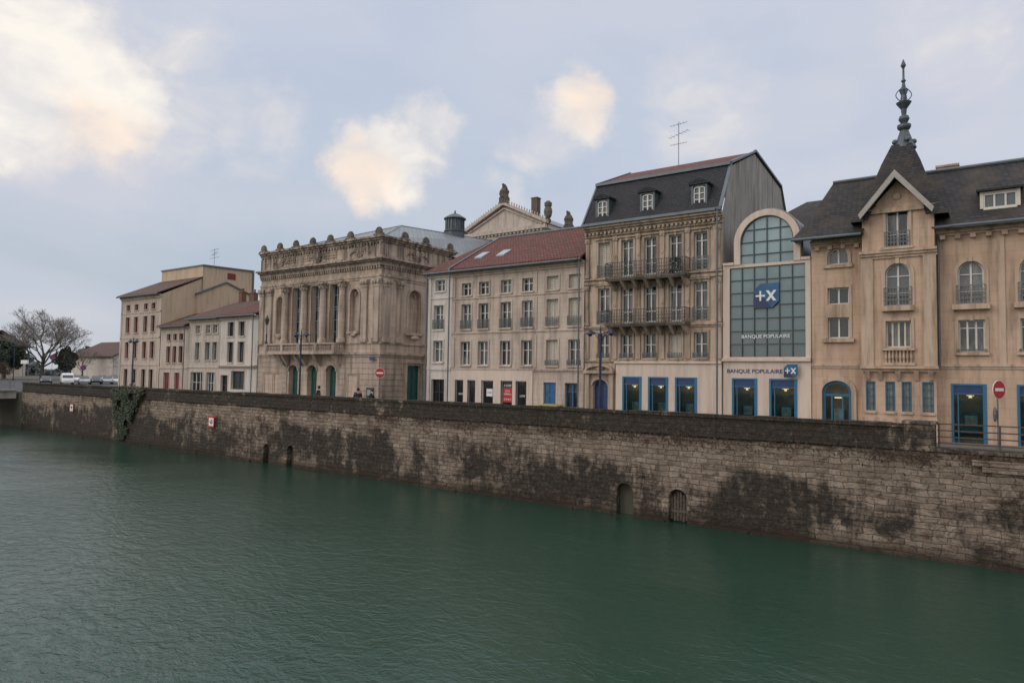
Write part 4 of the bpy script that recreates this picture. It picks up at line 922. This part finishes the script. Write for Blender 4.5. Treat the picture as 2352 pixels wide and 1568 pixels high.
while x<12:
    x2=x+U(.8,2.2); 
    if not any(o[0]-.1<x2 and x<o[1]+.1 for o in oq): w.box(x,x2,30.5+U(-.06,.05),30.62,-4.4,-3.86+U(-.06,.04))
    x=x2
part('footing',t,w,QUAY)
cr=MB(); CRM=plain('dry_creeper',(.06,.038,.026),.9,var=.5,sc_=9)
for k in range(190):
    x=U(-33,1) if k%4 else U(-75,-33); z=U(-.05,.22); n=int(U(5,28)); wd=U(.15,.7)
    for j in range(n):
        q=Vector((x+random.gauss(0,wd),30.5-U(0,.07),z-abs(random.gauss(0,.24)))); a=Vector((U(-1,1),U(-.3,.3),U(-1,1))).normalized()*U(.03,.1); e=Vector((a.z,U(-.02,.02),-a.x))*.4; cr.face([q-a,q+e,q+a,q-e])
o=part('wall_creeper',None,cr,CRM,org=(-20,30.5,0),top=('dry brown creeper clinging under the parapet ledge','creeper')); o['kind']='stuff'
t=thing('guard_railing','low brown metal guard railing on the quay edge','railing',(3,30.75,.24))
r=MB()
for k in range(8):
    x=-1.95+k*1.9; r.box(x-.03,x+.03,30.72,30.78,.24,1.2)
for z in (.42,.66,.9,1.15): r.box(-2.0,12,30.73,30.77,z,z+.045)
part('rail',t,r,RAILM)
for (X,Z,tx_) in ((-51.15,-1.3,'6'),(-76.5,-1.2,'4')):
    t=thing('river_sign','white square river sign with red border on wall','sign',(X,30.55,Z)); s_=.42
    b=MB(); b.fb(FQ,X-s_,X+s_,Z-s_,Z+s_,-.1,-.05); part('border',t,b,RED); b=MB(); b.fb(FQ,X-s_+.1,X+s_-.1,Z-s_+.1,Z+s_-.1,-.108,-.1); part('panel',t,b,SWH); text(t,tx_,FQ,X,Z,.42,.32,BLK,-.115,rot=1)
m,nt,b=mat('ivy_leaves'); p=pos(nt); nt.links.new(mixc(nt,ramp(nt,noise(nt,p,5,4),[(.3,0),(.75,1)]),(.014,.024,.008,1),(.045,.062,.02,1)),b.inputs['Base Color']); b.inputs['Roughness'].default_value=.6; IVY=m
iv=MB()
for k in range(12000):
    v=random.random()**.8; z=1.25-v*4.9; wl=-67.6+v*.9; wr=-61.0-4.6*v**.8
    x=U(wl,wr)+random.gauss(0,.2); th_=.35*(1-v)+.12
    if math.sin(x*2.3+z*1.7)+math.sin(x*.9-z*2.9)<-1.2: continue
    c=Vector((x,30.55-U(0,th_) if z<.9 else U(30.3,31.0),z)); a=Vector((U(-1,1),U(-.5,.5),U(-1,1))).normalized()*U(.06,.12); n_=Vector((U(-.4,.4),-1,U(0,.8))).normalized(); q=a.cross(n_)*.8
    iv.face([c-a,c+q,c+a,c-q])
part('ivy_plant',None,iv,IVY,org=(-64,30.5,0),top=('dark green ivy hanging over the stone parapet','ivy'))
# ================================================================ WATER, GROUND, ROAD
m,nt,b=mat('river_water'); p=pos(nt)
v1=vmul(nt,p,(.6,1.0,1)); n1=noise(nt,v1,.5,3,.5,.3); n2=noise(nt,vmul(nt,p,(.75,1.1,1)),2.4,4,.6,.8); n3=noise(nt,p,8,3,.6)
nL=noise(nt,p,.045,4,.55,.6)
amp=ramp(nt,nL,[(.38,.40),(.62,1.3)])
h=math_(nt,'ADD',math_(nt,'MULTIPLY',n1,.35),math_(nt,'MULTIPLY',math_(nt,'ADD',math_(nt,'MULTIPLY',n2,.50),math_(nt,'MULTIPLY',n3,.18)),amp))
bp=N(nt,'ShaderNodeBump',i_Strength=.75,i_Distance=.16,i_Height=h); nt.links.new(bp.outputs[0],b.inputs['Normal'])
nt.links.new(mixc(nt,ramp(nt,nL,[(.3,0),(.7,1)]),(.014,.047,.030,1),(.026,.064,.047,1)),b.inputs['Base Color'])
b.inputs['Roughness'].default_value=.04; b.inputs['IOR'].default_value=1.45; WATER=m
w=MB(); w.face([(-600,-60,-3.95),(200,-60,-3.95),(200,31,-3.95),(-600,31,-3.95)]); struct('water',w,WATER)
GR=plain('ground_soil',(.09,.085,.06),.95,var=.4,sc_=.3); ASPH=plain('asphalt',(.055,.055,.056),.9,var=.25,sc_=2); PAV=stone('paving',(.25,.23,.2),(.15,.13,.12),.6,.6,.3,.2)
w=MB(); B=2500
w.face([(-B,31.02,-.03),(B,31.02,-.03),(B,B,-.03),(-B,B,-.03)]); w.face([(-B,31.02,-.03),(B,31.02,-.03),(B,31.02,-7),(-B,31.02,-7)]); w.face([(-B,-60,-7),(B,-60,-7),(B,31.02,-7),(-B,31.02,-7)]); w.face([(-B,-60,-7),(B,-60,-7),(B,-60,-.03),(-B,-60,-.03)]); w.face([(-B,-60,-.03),(B,-60,-.03),(B,-B,-.03),(-B,-B,-.03)])
struct('ground',w,GR)
w=MB(); w.face([(-600,31.1,0),(12,31.1,0),(12,36.5,0),(-600,36.5,0)]); w.face([(-37.9,36.5,0),(-33.2,36.5,0),(-33.2,90,0),(-37.9,90,0)]); w.face([(-230,36.5,0),(-95,36.5,0),(-80,60,0),(-160,120,0)]); struct('road',w,ASPH)
w=MB(); w.box(-79,-38,34.7,35.99,-.02,.12); w.box(-33.1,12,34.7,35.99,-.02,.12); struct('pavement',w,PAV)
w=MB(); w.box(-400,-101,30.55,31.0,-6,.9); part('far_quay_wall',None,w,QUAY,top=('dark stone embankment wall beyond the bridge','wall'))
t=thing('road_bridge','flat concrete road bridge with thin metal railing','bridge',(-96,-15,0))
w=MB(); w.box(-100,-91.5,-60,30.7,-.75,.12); w.box(-92.0,-91.3,-60,30.7,.12,.3); w.box(-99,-93,-16,-13,-6,-.75); part('deck',t,w,S_cem)
r=MB()
for k in range(46): r.box(-91.5,-91.44,-60+k*2,-59.94+k*2,.3,1.35)
for z in (.5,.75,1.0,1.3): r.box(-91.49,-91.45,-60,30.6,z,z+.04)
part('railing',t,r,IRONG)
# ================================================================ street furniture
def lamp(x,y,h):
    t=thing('street_lamp','dark blue double arm street lamp on the quay','street lamp',(x,y,0),'street lamps along the quay')
    p_=MB(); p_.lathe((x,y,0),[(.14,0),(.14,.5),(.09,.6),(.075,1.2),(.06,h-.4),(.09,h-.38),(.09,h-.3),(.04,h-.25),(.04,h),(.01,h+.15)],10); part('post',t,p_,LAMPB)
    a=MB()
    for sg in (-1,1):
        a.cyl((x,y,h-.35),(x+sg*.62,y,h-.12),.028,n=6); a.cyl((x,y,h-.75),(x+sg*.4,y,h-.2),.018,n=6)
    part('arm',t,a,LAMPB)
    for sg in (-1,1):
        l=MB(); l.lathe((x+sg*.62,y,h-.35),[(.02,.3),(.06,.24),(.1,.16),(.24,.08),(.26,.04),(.12,.02),(.1,-.04),(.02,-.08)][::-1],12); part('lamp_head',t,l,LAMPB)
lamp(-66.8,31.7,5.7); lamp(-41.75,31.7,5.75); lamp(-17.0,31.7,5.3); lamp(-172,57,9)
def disc(par,x,y,z,r,kind,yaw=0):
    def G(u,zz,d): return (x+u*math.cos(yaw)+d*-math.sin(yaw), y+u*math.sin(yaw)+d*math.cos(yaw), z+zz)
    def circ(rr,d0,d1,m,nm):
        b=MB(); b.fp(G,[(rr*math.cos(2*math.pi*k/28),rr*math.sin(2*math.pi*k/28)) for k in range(28)],d0,d1); return part(nm,par,b,m)
    if kind=='noentry':
        circ(r,-.02,.0,SWH,'rim'); circ(r*.95,-.026,-.02,RED,'sign_face'); b=MB(); b.fb(G,-r*.68,r*.68,-r*.16,r*.16,-.034,-.028); part('bar',par,b,SWH)
    else:
        circ(r,-.02,0,RED,'rim'); circ(r*.8,-.026,-.02,SBLUE,'sign_face'); b=MB(); b.fp(G,[(-r*.62,r*.45),(-r*.45,r*.62),(r*.62,-r*.45),(r*.45,-r*.62)],-.034,-.028); part('bar',par,b,RED)
def sign(x,y,z,r,kind,lab,yaw=.7,hp=None,name='road_sign'):
    t=thing(name,lab,'road sign',(x,y,0)); b=MB(); b.cyl((x-.05*math.sin(yaw),y+.05*math.cos(yaw),0),(x-.05*math.sin(yaw),y+.05*math.cos(yaw),z+r*.8),.03,n=8); part('pole',t,b,IRONG); disc(t,x,y-.0,z,r,kind,yaw)
    return t
sign(-33.4,31.7,2.78,.33,'noentry','round red no entry sign on thin pole',.6)
t=sign(-.07,32.2,2.5,.36,'noentry','round no entry sign turned sideways above smaller sign',1.0)
b=MB(); b.lathe((-.2,32.25,1.55),[(.02,-.3),(.2,-.2),(.27,0),(.2,.2),(.02,.3)],12,.25,1); part('sign_back',t,b,IRONG)
sign(-150,56,4.9,.5,'nopark','blue and red no parking sign on pole',.9); sign(-112,46,2.9,.42,'nopark','blue and red no stopping sign by the street',.9)
b=MB(); t=thing('direction_sign','small pale direction sign on two posts','road sign',(-170,58,0)); b.cyl((-170,58,0),(-170,58,4),.05); b.cyl((-168.5,58.5,0),(-168.5,58.5,4),.05); part('post',t,b,IRONG); b=MB(); b.box(-171,-167.6,57.9,58.2,3.6,4.4); part('panel',t,b,SWH)
t=thing('wheelie_bin','black wheelie bin with yellow lid behind the parapet','bin',(-21.1,33.4,0))
b=MB(); x,y=-21.1,33.4; b.hexa([(x-.5,y-.3,.1),(x+.5,y-.3,.1),(x+.5,y+.3,.1),(x-.5,y+.3,.1),(x-.62,y-.38,1.04),(x+.62,y-.38,1.04),(x+.62,y+.38,1.04),(x-.62,y+.38,1.04)]); part('body',t,b,BLK,bevel=.03)
b=MB(); b.hexa([(x-.68,y-.42,1.05),(x+.68,y-.42,1.05),(x+.68,y+.42,1.05),(x-.68,y+.42,1.05),(x-.6,y-.36,1.10),(x+.6,y-.36,1.10),(x+.6,y+.36,1.15),(x-.6,y+.36,1.15)]); part('lid',t,b,YEL,bevel=.02)
for sg in (-1,1): b=MB(); b.cyl((x+sg*.5,y+.2,.1),(x+sg*.58,y+.2,.1),.1,n=12); part('wheel',t,b,BLK)
t=thing('notice_board','dark pavement notice board with printed sheets','notice board',(-35.7,33.0,0))
b=MB(); b.box(-36.05,-35.35,32.97,33.05,.6,1.75); b.cyl((-36.0,33.0,0),(-36.0,33,1.0),.03); b.cyl((-35.4,33.0,0),(-35.4,33,1.0),.03); part('board',t,b,DARKP); b=MB(); b.box(-35.95,-35.65,32.955,32.965,1.2,1.6); b.box(-35.6,-35.45,32.955,32.965,1.3,1.55); part('notice',t,b,GREYP)
t=thing('wall_plaque','small dark street name plaque on theatre wall','plaque',(-38.6,35.8,3.9)); b=MB(); b.box(-38.85,-38.35,35.75,35.79,3.75,3.98); part('plate',t,b,BLUED)
# ================================================================ people
SKIN=plain('skin',(.42,.26,.19),.6); COAT=plain('dark_coat',(.015,.016,.02),.85); COAT2=plain('navy_coat',(.02,.025,.045),.85); COAT3=plain('pale_coat',(.45,.43,.4),.85); TRO=plain('trousers',(.02,.022,.03),.85); HAIR=plain('dark_hair',(.02,.014,.01),.6)
def skin(name,par,pts,edges,mat_,org,yaw,sc=1):
    me=bpy.data.meshes.new(name); c,s=math.cos(yaw),math.sin(yaw)
    me.from_pydata([((x*c-y*s)*sc,(x*s+y*c)*sc,z*sc) for x,y,z,r in pts],edges,[]); me.materials.append(mat_)
    o=bpy.data.objects.new(name,me); COL.objects.link(o); ORG[o.name]=Vector(org); o.parent=par
    m_=o.modifiers.new('skin','SKIN'); m_.use_smooth_shade=True
    for sv,(x,y,z,r) in zip(me.skin_vertices[0].data,pts): sv.radius=((r[0] if isinstance(r,tuple) else r)*sc,(r[1] if isinstance(r,tuple) else r)*sc)
    me.skin_vertices[0].data[0].use_root=True
    ss=o.modifiers.new('sub','SUBSURF'); ss.levels=1; ss.render_levels=1
    return o
def person(x,y,yaw,lab,coat,bend=0,h=1.72):
    t=thing('person',lab,'person',(x,y,0)); s=h/1.72; f_=bend
    pts=[(0,0,.95,.13),(0,f_*.1,1.15,(.15,.11)),(0,f_*.25,1.38,(.17,.11)),(0,f_*.32,1.49,.06),(0,f_*.36,1.6,(.08,.1)),(0,f_*.38,1.68,(.07,.08)),
      (.2,f_*.27,1.4,.06),(.26,f_*.3+.02,1.12,.048),(.24,f_*.5+.16,.92,.035),(.24,f_*.5+.2,.86,.03),
      (-.2,f_*.27,1.4,.06),(-.26,f_*.3+.02,1.12,.048),(-.24,f_*.5+.16,.92,.035),(-.24,f_*.5+.2,.86,.03),
      (.1,0,.88,.09),(.11,.04,.48,.062),(.12,-.02,.08,.04),(.13,.14,.04,.035),(-.1,0,.88,.09),(-.11,-.02,.48,.062),(-.12,-.12,.08,.04),(-.13,.04,.04,.035)]
    ed=[(0,1),(1,2),(2,3),(3,4),(4,5),(2,6),(6,7),(7,8),(8,9),(2,10),(10,11),(11,12),(12,13),(0,14),(14,15),(15,16),(16,17),(0,18),(18,19),(19,20),(20,21)]
    skin('body',t,pts,ed,SKIN,(x,y,0),yaw,s)
    cp=[(0,0,.82,.17),(0,f_*.1,1.15,(.175,.14)),(0,f_*.25,1.38,(.19,.135)),(.21,f_*.27,1.4,.08),(.27,f_*.3+.02,1.12,.065),(.245,f_*.5+.14,.95,.05),(-.21,f_*.27,1.4,.08),(-.27,f_*.3+.02,1.12,.065),(-.245,f_*.5+.14,.95,.05)]
    skin('coat',t,cp,[(0,1),(1,2),(2,3),(3,4),(4,5),(2,6),(6,7),(7,8)],coat,(x,y,0),yaw,s)
    tp=[(0,0,.9,.14),(.1,0,.84,.105),(.11,.04,.48,.078),(.12,-.02,.1,.06),(-.1,0,.84,.105),(-.11,-.02,.48,.078),(-.12,-.12,.1,.06)]
    skin('trousers',t,tp,[(0,1),(1,2),(2,3),(0,4),(4,5),(5,6)],TRO,(x,y,0),yaw,s)
    hd=MB(); hy=f_*.36-.025; c,s2=math.cos(yaw),math.sin(yaw); hd.ball((x+(-hy*s2)*s,y+hy*c*s,1.64*s),.115*s,.95,1,1.05,12,8); part('hair',t,hd,HAIR,smooth=True,org=(x,y,0))
person(-40.6,32.5,2.2,'person in black coat walking along the quay',COAT,0,1.76)
person(-35.8,32.0,1.2,'person in dark coat leaning behind the parapet',COAT2,.1,1.72)
person(-34.75,32.1,-1.0,'person in dark jacket bending beside the notice board',COAT,.6,1.68)
person(-70.5,33.5,1.5,'person in pale coat walking near the houses',COAT3,0,1.7)
# ================================================================ cars
TYRE=plain('tyre',(.015,.015,.015),.8); CG=glassm('car_glass',(.02,.025,.03),.0); HEADL=plain('headlight',(.6,.6,.6),.1)
def car(x,y,yaw,paint,lab,van=False,name='parked_car'):
    t=thing(name,lab,'van' if van else 'car',(x,y,0),'cars parked along the street'); c,s=math.cos(yaw),math.sin(yaw)
    def W(lx,ly,lz): return (x+lx*c-ly*s,y+lx*s+ly*c,lz)
    b=MB()
    if van: secs=[(-2.3,.35,1.0,.78),(-2.25,.3,1.85,.86),(.6,.3,1.95,.88),(1.2,.3,1.75,.88),(1.6,.3,1.1,.9),(2.3,.3,.95,.86),(2.45,.35,.7,.78)]
    else: secs=[(-2.05,.4,.75,.7),(-1.95,.3,.95,.82),(-1.5,.28,1.02,.87),(.9,.28,.98,.88),(1.7,.28,.85,.85),(2.0,.32,.7,.78),(2.08,.4,.6,.68)]
    prev=None
    for (lx,z0,z1,hw_) in secs:
        cur=[W(lx,-hw_,z0),W(lx,-hw_-.03,(z0+z1)/2),W(lx,-hw_*.92,z1),W(lx,hw_*.92,z1),W(lx,hw_+.03,(z0+z1)/2),W(lx,hw_,z0)]
        if prev:
            for k in range(6): b.face([prev[k],prev[(k+1)%6],cur[(k+1)%6],cur[k]])
        else: b.face(cur[::-1])
        prev=cur
    b.face(prev)
    if not van:
        b.face([W(-1.2,-.6,1.43),W(.1,-.6,1.47),W(.1,.6,1.47),W(-1.2,.6,1.43)])
    part('body',t,b,paint,bevel=.02)
    g_=MB()
    if van: g_.face([W(1.22,-.74,1.7),W(1.22,.74,1.7),W(1.63,.78,1.12),W(1.63,-.78,1.12)]); 
    else:
        g_.face([W(.1,-.6,1.46),W(.1,.6,1.46),W(1.0,.74,.98),W(1.0,-.74,.98)]); g_.face([W(-1.2,-.6,1.42),W(-1.2,.6,1.42),W(-1.8,.72,.98),W(-1.8,-.72,.98)])
        for sg in (-1,1): g_.face([W(-1.2,sg*.6,1.42),W(.1,sg*.6,1.46),W(1.0,sg*.74,.98),W(-1.8,sg*.72,.98)])
    part('windscreen',t,g_,CG)
    for lx in (-1.35,1.35):
        for sg in (-1,1):
            w_=MB(); w_.cyl(W(lx,sg*.7,.32),W(lx,sg*.9,.32),.32,n=16); part('wheel',t,w_,TYRE)
    for sg in (-1,1):
        w_=MB(); w_.ball(W(secs[-2][0]+.03,sg*.62,.68),.13,1,1,.7,8,5); part('headlight',t,w_,HEADL)
cw_=plain('car_white',(.7,.7,.7),.25,var=.02); cs_=plain('car_silver',(.38,.40,.43),.25,.3,var=.02); cb_=plain('car_dark',(.03,.035,.045),.25,var=.02); cbl=plain('car_blue_grey',(.12,.16,.22),.25,var=.02)
car(-134,52.5,-.3,cw_,'white van facing the bridge with lights off',True,'parked_van')
for i,(x,y,m_,l) in enumerate([(-133,54.9,cs_,'silver hatchback parked in row'),(-134,57.2,cb_,'dark hatchback parked in row'),(-135,59.5,cs_,'silver hatchback parked in row'),(-136,61.8,cw_,'white hatchback parked in row'),(-137,64.2,cbl,'blue grey hatchback parked in row'),(-135,49.6,cb_,'dark car parked beside the white van'),(-154,67,cs_,'silver hatchback parked in row'),(-160,72,cb_,'dark hatchback parked in row'),(-152,61.5,cw_,'white hatchback parked in row')]):
    car(x,y,-.35,m_,l)
# ================================================================ trees and far background
BARK=plain('bark',(.11,.095,.085),.95,var=.3,sc_=2); TWIG=plain('twigs',(.19,.165,.15),.95,var=.3,sc_=2)
def baretree(x,y,h,lab,seed,wid=.5,lv=6,first=7):
    random.seed(seed); t=thing('bare_tree',lab,'tree',(x,y,0)); tk=MB(); tw=MB()
    def grow(p,d,L,r,lev):
        q=p
        for s_ in range(2):
            d=(d+Vector((U(-.18,.18),U(-.18,.18),U(-.04,.12)))).normalized(); e=q+d*(L/2)
            (tk if lev>3 else tw).cyl(q,e,max(r*(1-.18*s_),.020),max(r*(1-.18*(s_+1)),.018),7 if lev>3 else 3,False); q=e
            if s_==0 and lev>0 and lev<5:
                a=Vector((U(-1,1),U(-1,1),U(-.5,.6))); grow(q,(d*.6+a).normalized(),L*.55,r*.45,lev-2 if lev>1 else 0)
        if lev<=0: return
        n=3 if lev>3 else (3 if random.random()<.4 else 2)
        for k in range(n):
            a=Vector((U(-1,1),U(-1,1),U(-.45,.6))); nd=(d+a*.8).normalized()
            grow(q,nd,L*U(.66,.84),r*U(.55,.7),lev-1)
    z0=h*.13; tk.cyl((x,y,0),(x,y,z0),h*.03,h*.022,9,False); tk.cyl((x,y,z0),(x+.2,y,h*.34),h*.022,h*.014,8,False)
    for k in range(first):
        g=2*math.pi*k/first*1.0+U(-.3,.3); el_=U(.35,1.1); d=Vector((math.cos(g)*math.cos(el_),math.sin(g)*math.cos(el_),math.sin(el_)))
        grow(Vector((x+.1,y,z0+(h*.2)*random.random())),d,h*.2*(1+.25*(el_-.6)),h*.012,lv)
    grow(Vector((x+.2,y,h*.34)),Vector((0,0,1)),h*.19,h*.013,lv)
    part('trunk',t,tk,BARK); part('crown',t,tw,TWIG)
baretree(-193,70,18.5,'large leafless tree with a wide rounded crown',3)
baretree(-205,84,9,'leafless shrub-like tree near the cars',5,lv=4,first=5)
baretree(-150,70,7,'small leafless tree beside the pale hall',9,lv=4,first=5)
def leafm(n,a,b_):
    m,nt,b=mat(n); p=pos(nt); nt.links.new(mixc(nt,ramp(nt,noise(nt,p,1.2,5),[(.35,0),(.7,1)]),c4(a),c4(b_)),b.inputs['Base Color']); b.inputs['Roughness'].default_value=.8; return m
EV=leafm('evergreen_leaves',(.03,.045,.035),(.075,.09,.06)); EV2=leafm('cypress_leaves',(.06,.065,.05),(.10,.10,.07)); RUS=leafm('russet_leaves',(.06,.042,.035),(.13,.08,.055))
def leafy(x,y,h,w_,m_,lab,n=6000,seed=1,base=.1):
    random.seed(seed); t=thing('evergreen_tree',lab,'tree',(x,y,0)); tk=MB(); tk.cyl((x,y,0),(x,y,h*.7),h*.03,h*.01,8); part('trunk',t,tk,BARK)
    cl=[(U(-1,1),U(-1,1),U(-1,1),U(.25,.5)) for _ in range(40)]; cl=[c for c in cl if c[0]**2+c[1]**2+c[2]**2<1]
    lf=MB(); s=h*.022
    for k in range(n):
        c=random.choice(cl); v=Vector((random.gauss(0,1),random.gauss(0,1),random.gauss(0,1))).normalized()*c[3]*U(.7,1)
        px_,py_,pz=c[0]*.8+v.x,c[1]*.8+v.y,c[2]*.75+v.z
        hz_=max(0,min(1,(pz+1.2)/2.4)); tp=1-.45*hz_
        q=Vector((x+px_*w_/2*tp,y+py_*w_/2*tp,h*base+h*(1-base)*hz_))
        a=Vector((U(-1,1),U(-1,1),U(-1,1))).normalized()*s; e=Vector((U(-1,1),U(-1,1),U(-1,1))).normalized()*s; lf.face([q-a,q+e,q+a,q-e])
    part('crown',t,lf,m_)
leafy(-188,73,9.6,7.0,EV2,'rounded dull green cypress tree',6000,1)
leafy(-195,62.5,11.5,11,EV,'dark evergreen tree by the riverside street',7000,2); leafy(-185,57,8,8,EV,'dark spreading evergreen shrub',5000,3); leafy(-205,66,12.5,10,EV,'tall dark conifer behind the shrubs',6000,4); leafy(-172,54,4.5,7,RUS,'russet brown winter shrub',3000,6)
t=thing('hall','pale hall with arched gable and brown tiled roof','building',(-208,92,0))
w=MB(); w.box(-222,-196,88,104,0,6.2); S=side(-195.9); w.fp(S,[(88,0),(104,0),(104,6.2),(96,10.3),(88,6.2)],0,.3)
part('wall',t,w,S_5)
r=MB(); 
for a,b2 in (((87.3,6.0),(96,10.5)),((96,10.5),(104.7,6.0))): r.fp(side(-195.3),[a,b2,(b2[0],b2[1]+.3),(a[0],a[1]+.3)],0,27)
part('roof',t,r,TILE2)
w=MB(); arcstrip(w,S,91,101,4,3.2,.4,-.1,.02); w.fb(S,90.6,91,0,4,-.1,.02); w.fb(S,101,101.4,0,4,-.1,.02); part('arch_moulding',t,w,S_6)
w=MB(); w.face([S(u,z,-.02) for u,z in [(91,0),(101,0)]+arc(91,101,4,3.2)[::-1]]); part('window',t,w,GLb)
t=thing('distant_house','distant pale house with brown roof','house',(-260,75,0)); w=MB(); w.box(-270,-250,72,86,0,9); part('wall',t,w,S_2); r=MB(); gable_roof(r,-271,-249,71,79,87,9,14,.3); part('roof',t,r,TILE2)
random.seed(21)
wd=MB()
for k in range(16000):
    an=math.radians(U(50,84)); R_=U(300,380); x=-R_*math.sin(an); y=R_*math.cos(an); hh_=8+4*math.sin(an*40)+3*math.sin(an*97); q=Vector((x,y,random.random()**.7*hh_))
    a=Vector((U(-1,1),U(-1,1),U(-1,1))).normalized()*1.1; e=Vector((U(-1,1),U(-1,1),U(-1,1))).normalized()*1.1; wd.face([q-a,q+e,q+a,q-e])
o=part('distant_wood',None,wd,leafm('distant_wood_leaves',(.10,.115,.12),(.16,.17,.17)),org=(-300,120,0),top=('hazy grey green wood on the skyline','wood')); o['kind']='stuff'
# ================================================================ SKY
wo=bpy.data.worlds.new('World'); sc.world=wo; wo.use_nodes=True; nt=wo.node_tree; bg=nt.nodes['Background']
tc=N(nt,'ShaderNodeTexCoord').outputs['Generated']
nv=N(nt,'ShaderNodeTexNoise',i_Scale=9,i_Detail=7.0,i_Roughness=.6); nt.links.new(tc,nv.inputs['Vector'])
vm=nt.nodes.new('ShaderNodeVectorMath'); vm.operation='MULTIPLY_ADD'; nt.links.new(nv.outputs['Color'],vm.inputs[0]); vm.inputs[1].default_value=(.16,.16,.14); 
va=nt.nodes.new('ShaderNodeVectorMath'); va.operation='ADD'; nt.links.new(tc,va.inputs[0]); va.inputs[1].default_value=(-.08,-.08,-.07); nt.links.new(va.outputs[0],vm.inputs[2])
vn=nt.nodes.new('ShaderNodeVectorMath'); vn.operation='NORMALIZE'; nt.links.new(vm.outputs[0],vn.inputs[0]); dv=vn.outputs[0]
sz=N(nt,'ShaderNodeSeparateXYZ',i_0=tc); el=sz.outputs[2]
base=ramp(nt,el,[(0,(.39,.445,.50)),(.10,(.42,.48,.55)),(.28,(.50,.56,.66)),(.5,(.54,.59,.70)),(1,(.58,.63,.74))])
n1=noise(nt,vmul(nt,tc,(1,1,2.4)),2.2,6,.5,.3)
base=mixc(nt,ramp(nt,n1,[(.40,0),(.66,.75)]),base,(.63,.62,.68,1))
n4=noise(nt,vmul(nt,tc,(1.3,1,2.8)),3.1,5,.5,.2)
base=mixc(nt,ramp(nt,n4,[(.48,0),(.72,.5)]),base,(.43,.50,.64,1))
def D(th,e): th=math.radians(th);e=math.radians(e); return Vector((-math.sin(th)*math.cos(e),math.cos(th)*math.cos(e),math.sin(e)))
def blobs(L,vec):
    tot=None
    for th_,e,rad,am in L:
        dt=nt.nodes.new('ShaderNodeVectorMath'); dt.operation='DOT_PRODUCT'; nt.links.new(vec,dt.inputs[0]); dt.inputs[1].default_value=D(th_,e)
        mr=nt.nodes.new('ShaderNodeMapRange'); mr.interpolation_type='SMOOTHSTEP'; nt.links.new(dt.outputs['Value'],mr.inputs[0]); mr.inputs[1].default_value=math.cos(math.radians(rad*1.9)); mr.inputs[2].default_value=math.cos(math.radians(rad*.05)); mr.inputs[4].default_value=am
        tot=mr.outputs[0] if tot is None else math_(nt,'MAXIMUM',tot,mr.outputs[0])
    return tot
n5=noise(nt,vmul(nt,tc,(1,1,1.6)),11,7,.55,.5)
tot=blobs([(71.5,20,5,.95),(68,18.8,4,.9),(67.4,16.2,2.0,.9),(73.5,17.5,3.6,.85),(63,20.5,4.5,.6),(58.5,20,3.8,.5),(48,16.4,2.4,.9),(46,17.6,2.5,.9),(43.3,19.2,2.4,.72),(31.6,21.6,2.5,.85),(33.2,19.3,2.2,.55),(20.5,20.6,3.6,.5),(2.9,25,4,.5),(35,14.7,1.6,.5)],dv)
tot=ramp(nt,math_(nt,'ADD',tot,math_(nt,'MULTIPLY',math_(nt,'SUBTRACT',n5,.5),1.0)),[(.18,0),(.45,.25),(.72,.6),(1.0,.92)])
colr=ramp(nt,tot,[(.0,(.70,.67,.69)),(.40,(.86,.78,.72)),(.9,(1.0,.93,.82))])
warm=blobs([(67.3,15.9,2.2,.7),(48.6,15.6,2.0,.75),(30.9,22.2,2.0,.7),(51,16.3,1.2,.5)],dv)
colr=mixc(nt,warm,colr,(1.0,.79,.62,1))
sky=mixc(nt,tot,base,colr)
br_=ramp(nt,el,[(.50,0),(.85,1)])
sky=mixc(nt,br_,sky,(1.26,1.25,1.28,1))  # overhead sky, out of view, brightened to put more light on the facades
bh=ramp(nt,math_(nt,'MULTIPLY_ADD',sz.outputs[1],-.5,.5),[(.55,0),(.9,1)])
sky=mixc(nt,math_(nt,'MULTIPLY',bh,.8),sky,(1.04,.99,.94,1))  # unseen sky behind the camera raised as added fill for the facades
ns=N(nt,'ShaderNodeTexSky'); ns.sky_type='NISHITA'; ns.sun_disc=False; ns.sun_elevation=math.radians(25); ns.sun_rotation=math.radians(215)
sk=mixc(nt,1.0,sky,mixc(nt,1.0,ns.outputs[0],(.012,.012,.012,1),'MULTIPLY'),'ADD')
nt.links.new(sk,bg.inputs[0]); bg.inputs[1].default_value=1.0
sl=bpy.data.lights.new('sun','SUN'); sl.energy=.6; sl.angle=math.radians(30); sl.color=(1,.93,.86); so=bpy.data.objects.new('sun',sl); COL.objects.link(so)
so.rotation_euler=Vector((.55,.75,-.5)).to_track_quat('-Z','Y').to_euler()
# ================================================================ CAMERA
cd=bpy.data.cameras.new('camera'); cd.sensor_width=36; cd.lens=24.0; cd.clip_end=6000; cd.clip_start=.1
co=bpy.data.objects.new('camera',cd); COL.objects.link(co)
Rm=Matrix.Rotation(math.radians(35.6),3,'Z')@Matrix.Rotation(math.radians(92.85),3,'X')@Matrix.Rotation(math.radians(0.9),3,'Z')
co.rotation_euler=Rm.to_euler(); co.location=(0,0,2.75); sc.camera=co
sc.view_settings.view_transform='Standard'; sc.view_settings.look='None'; sc.view_settings.exposure=0
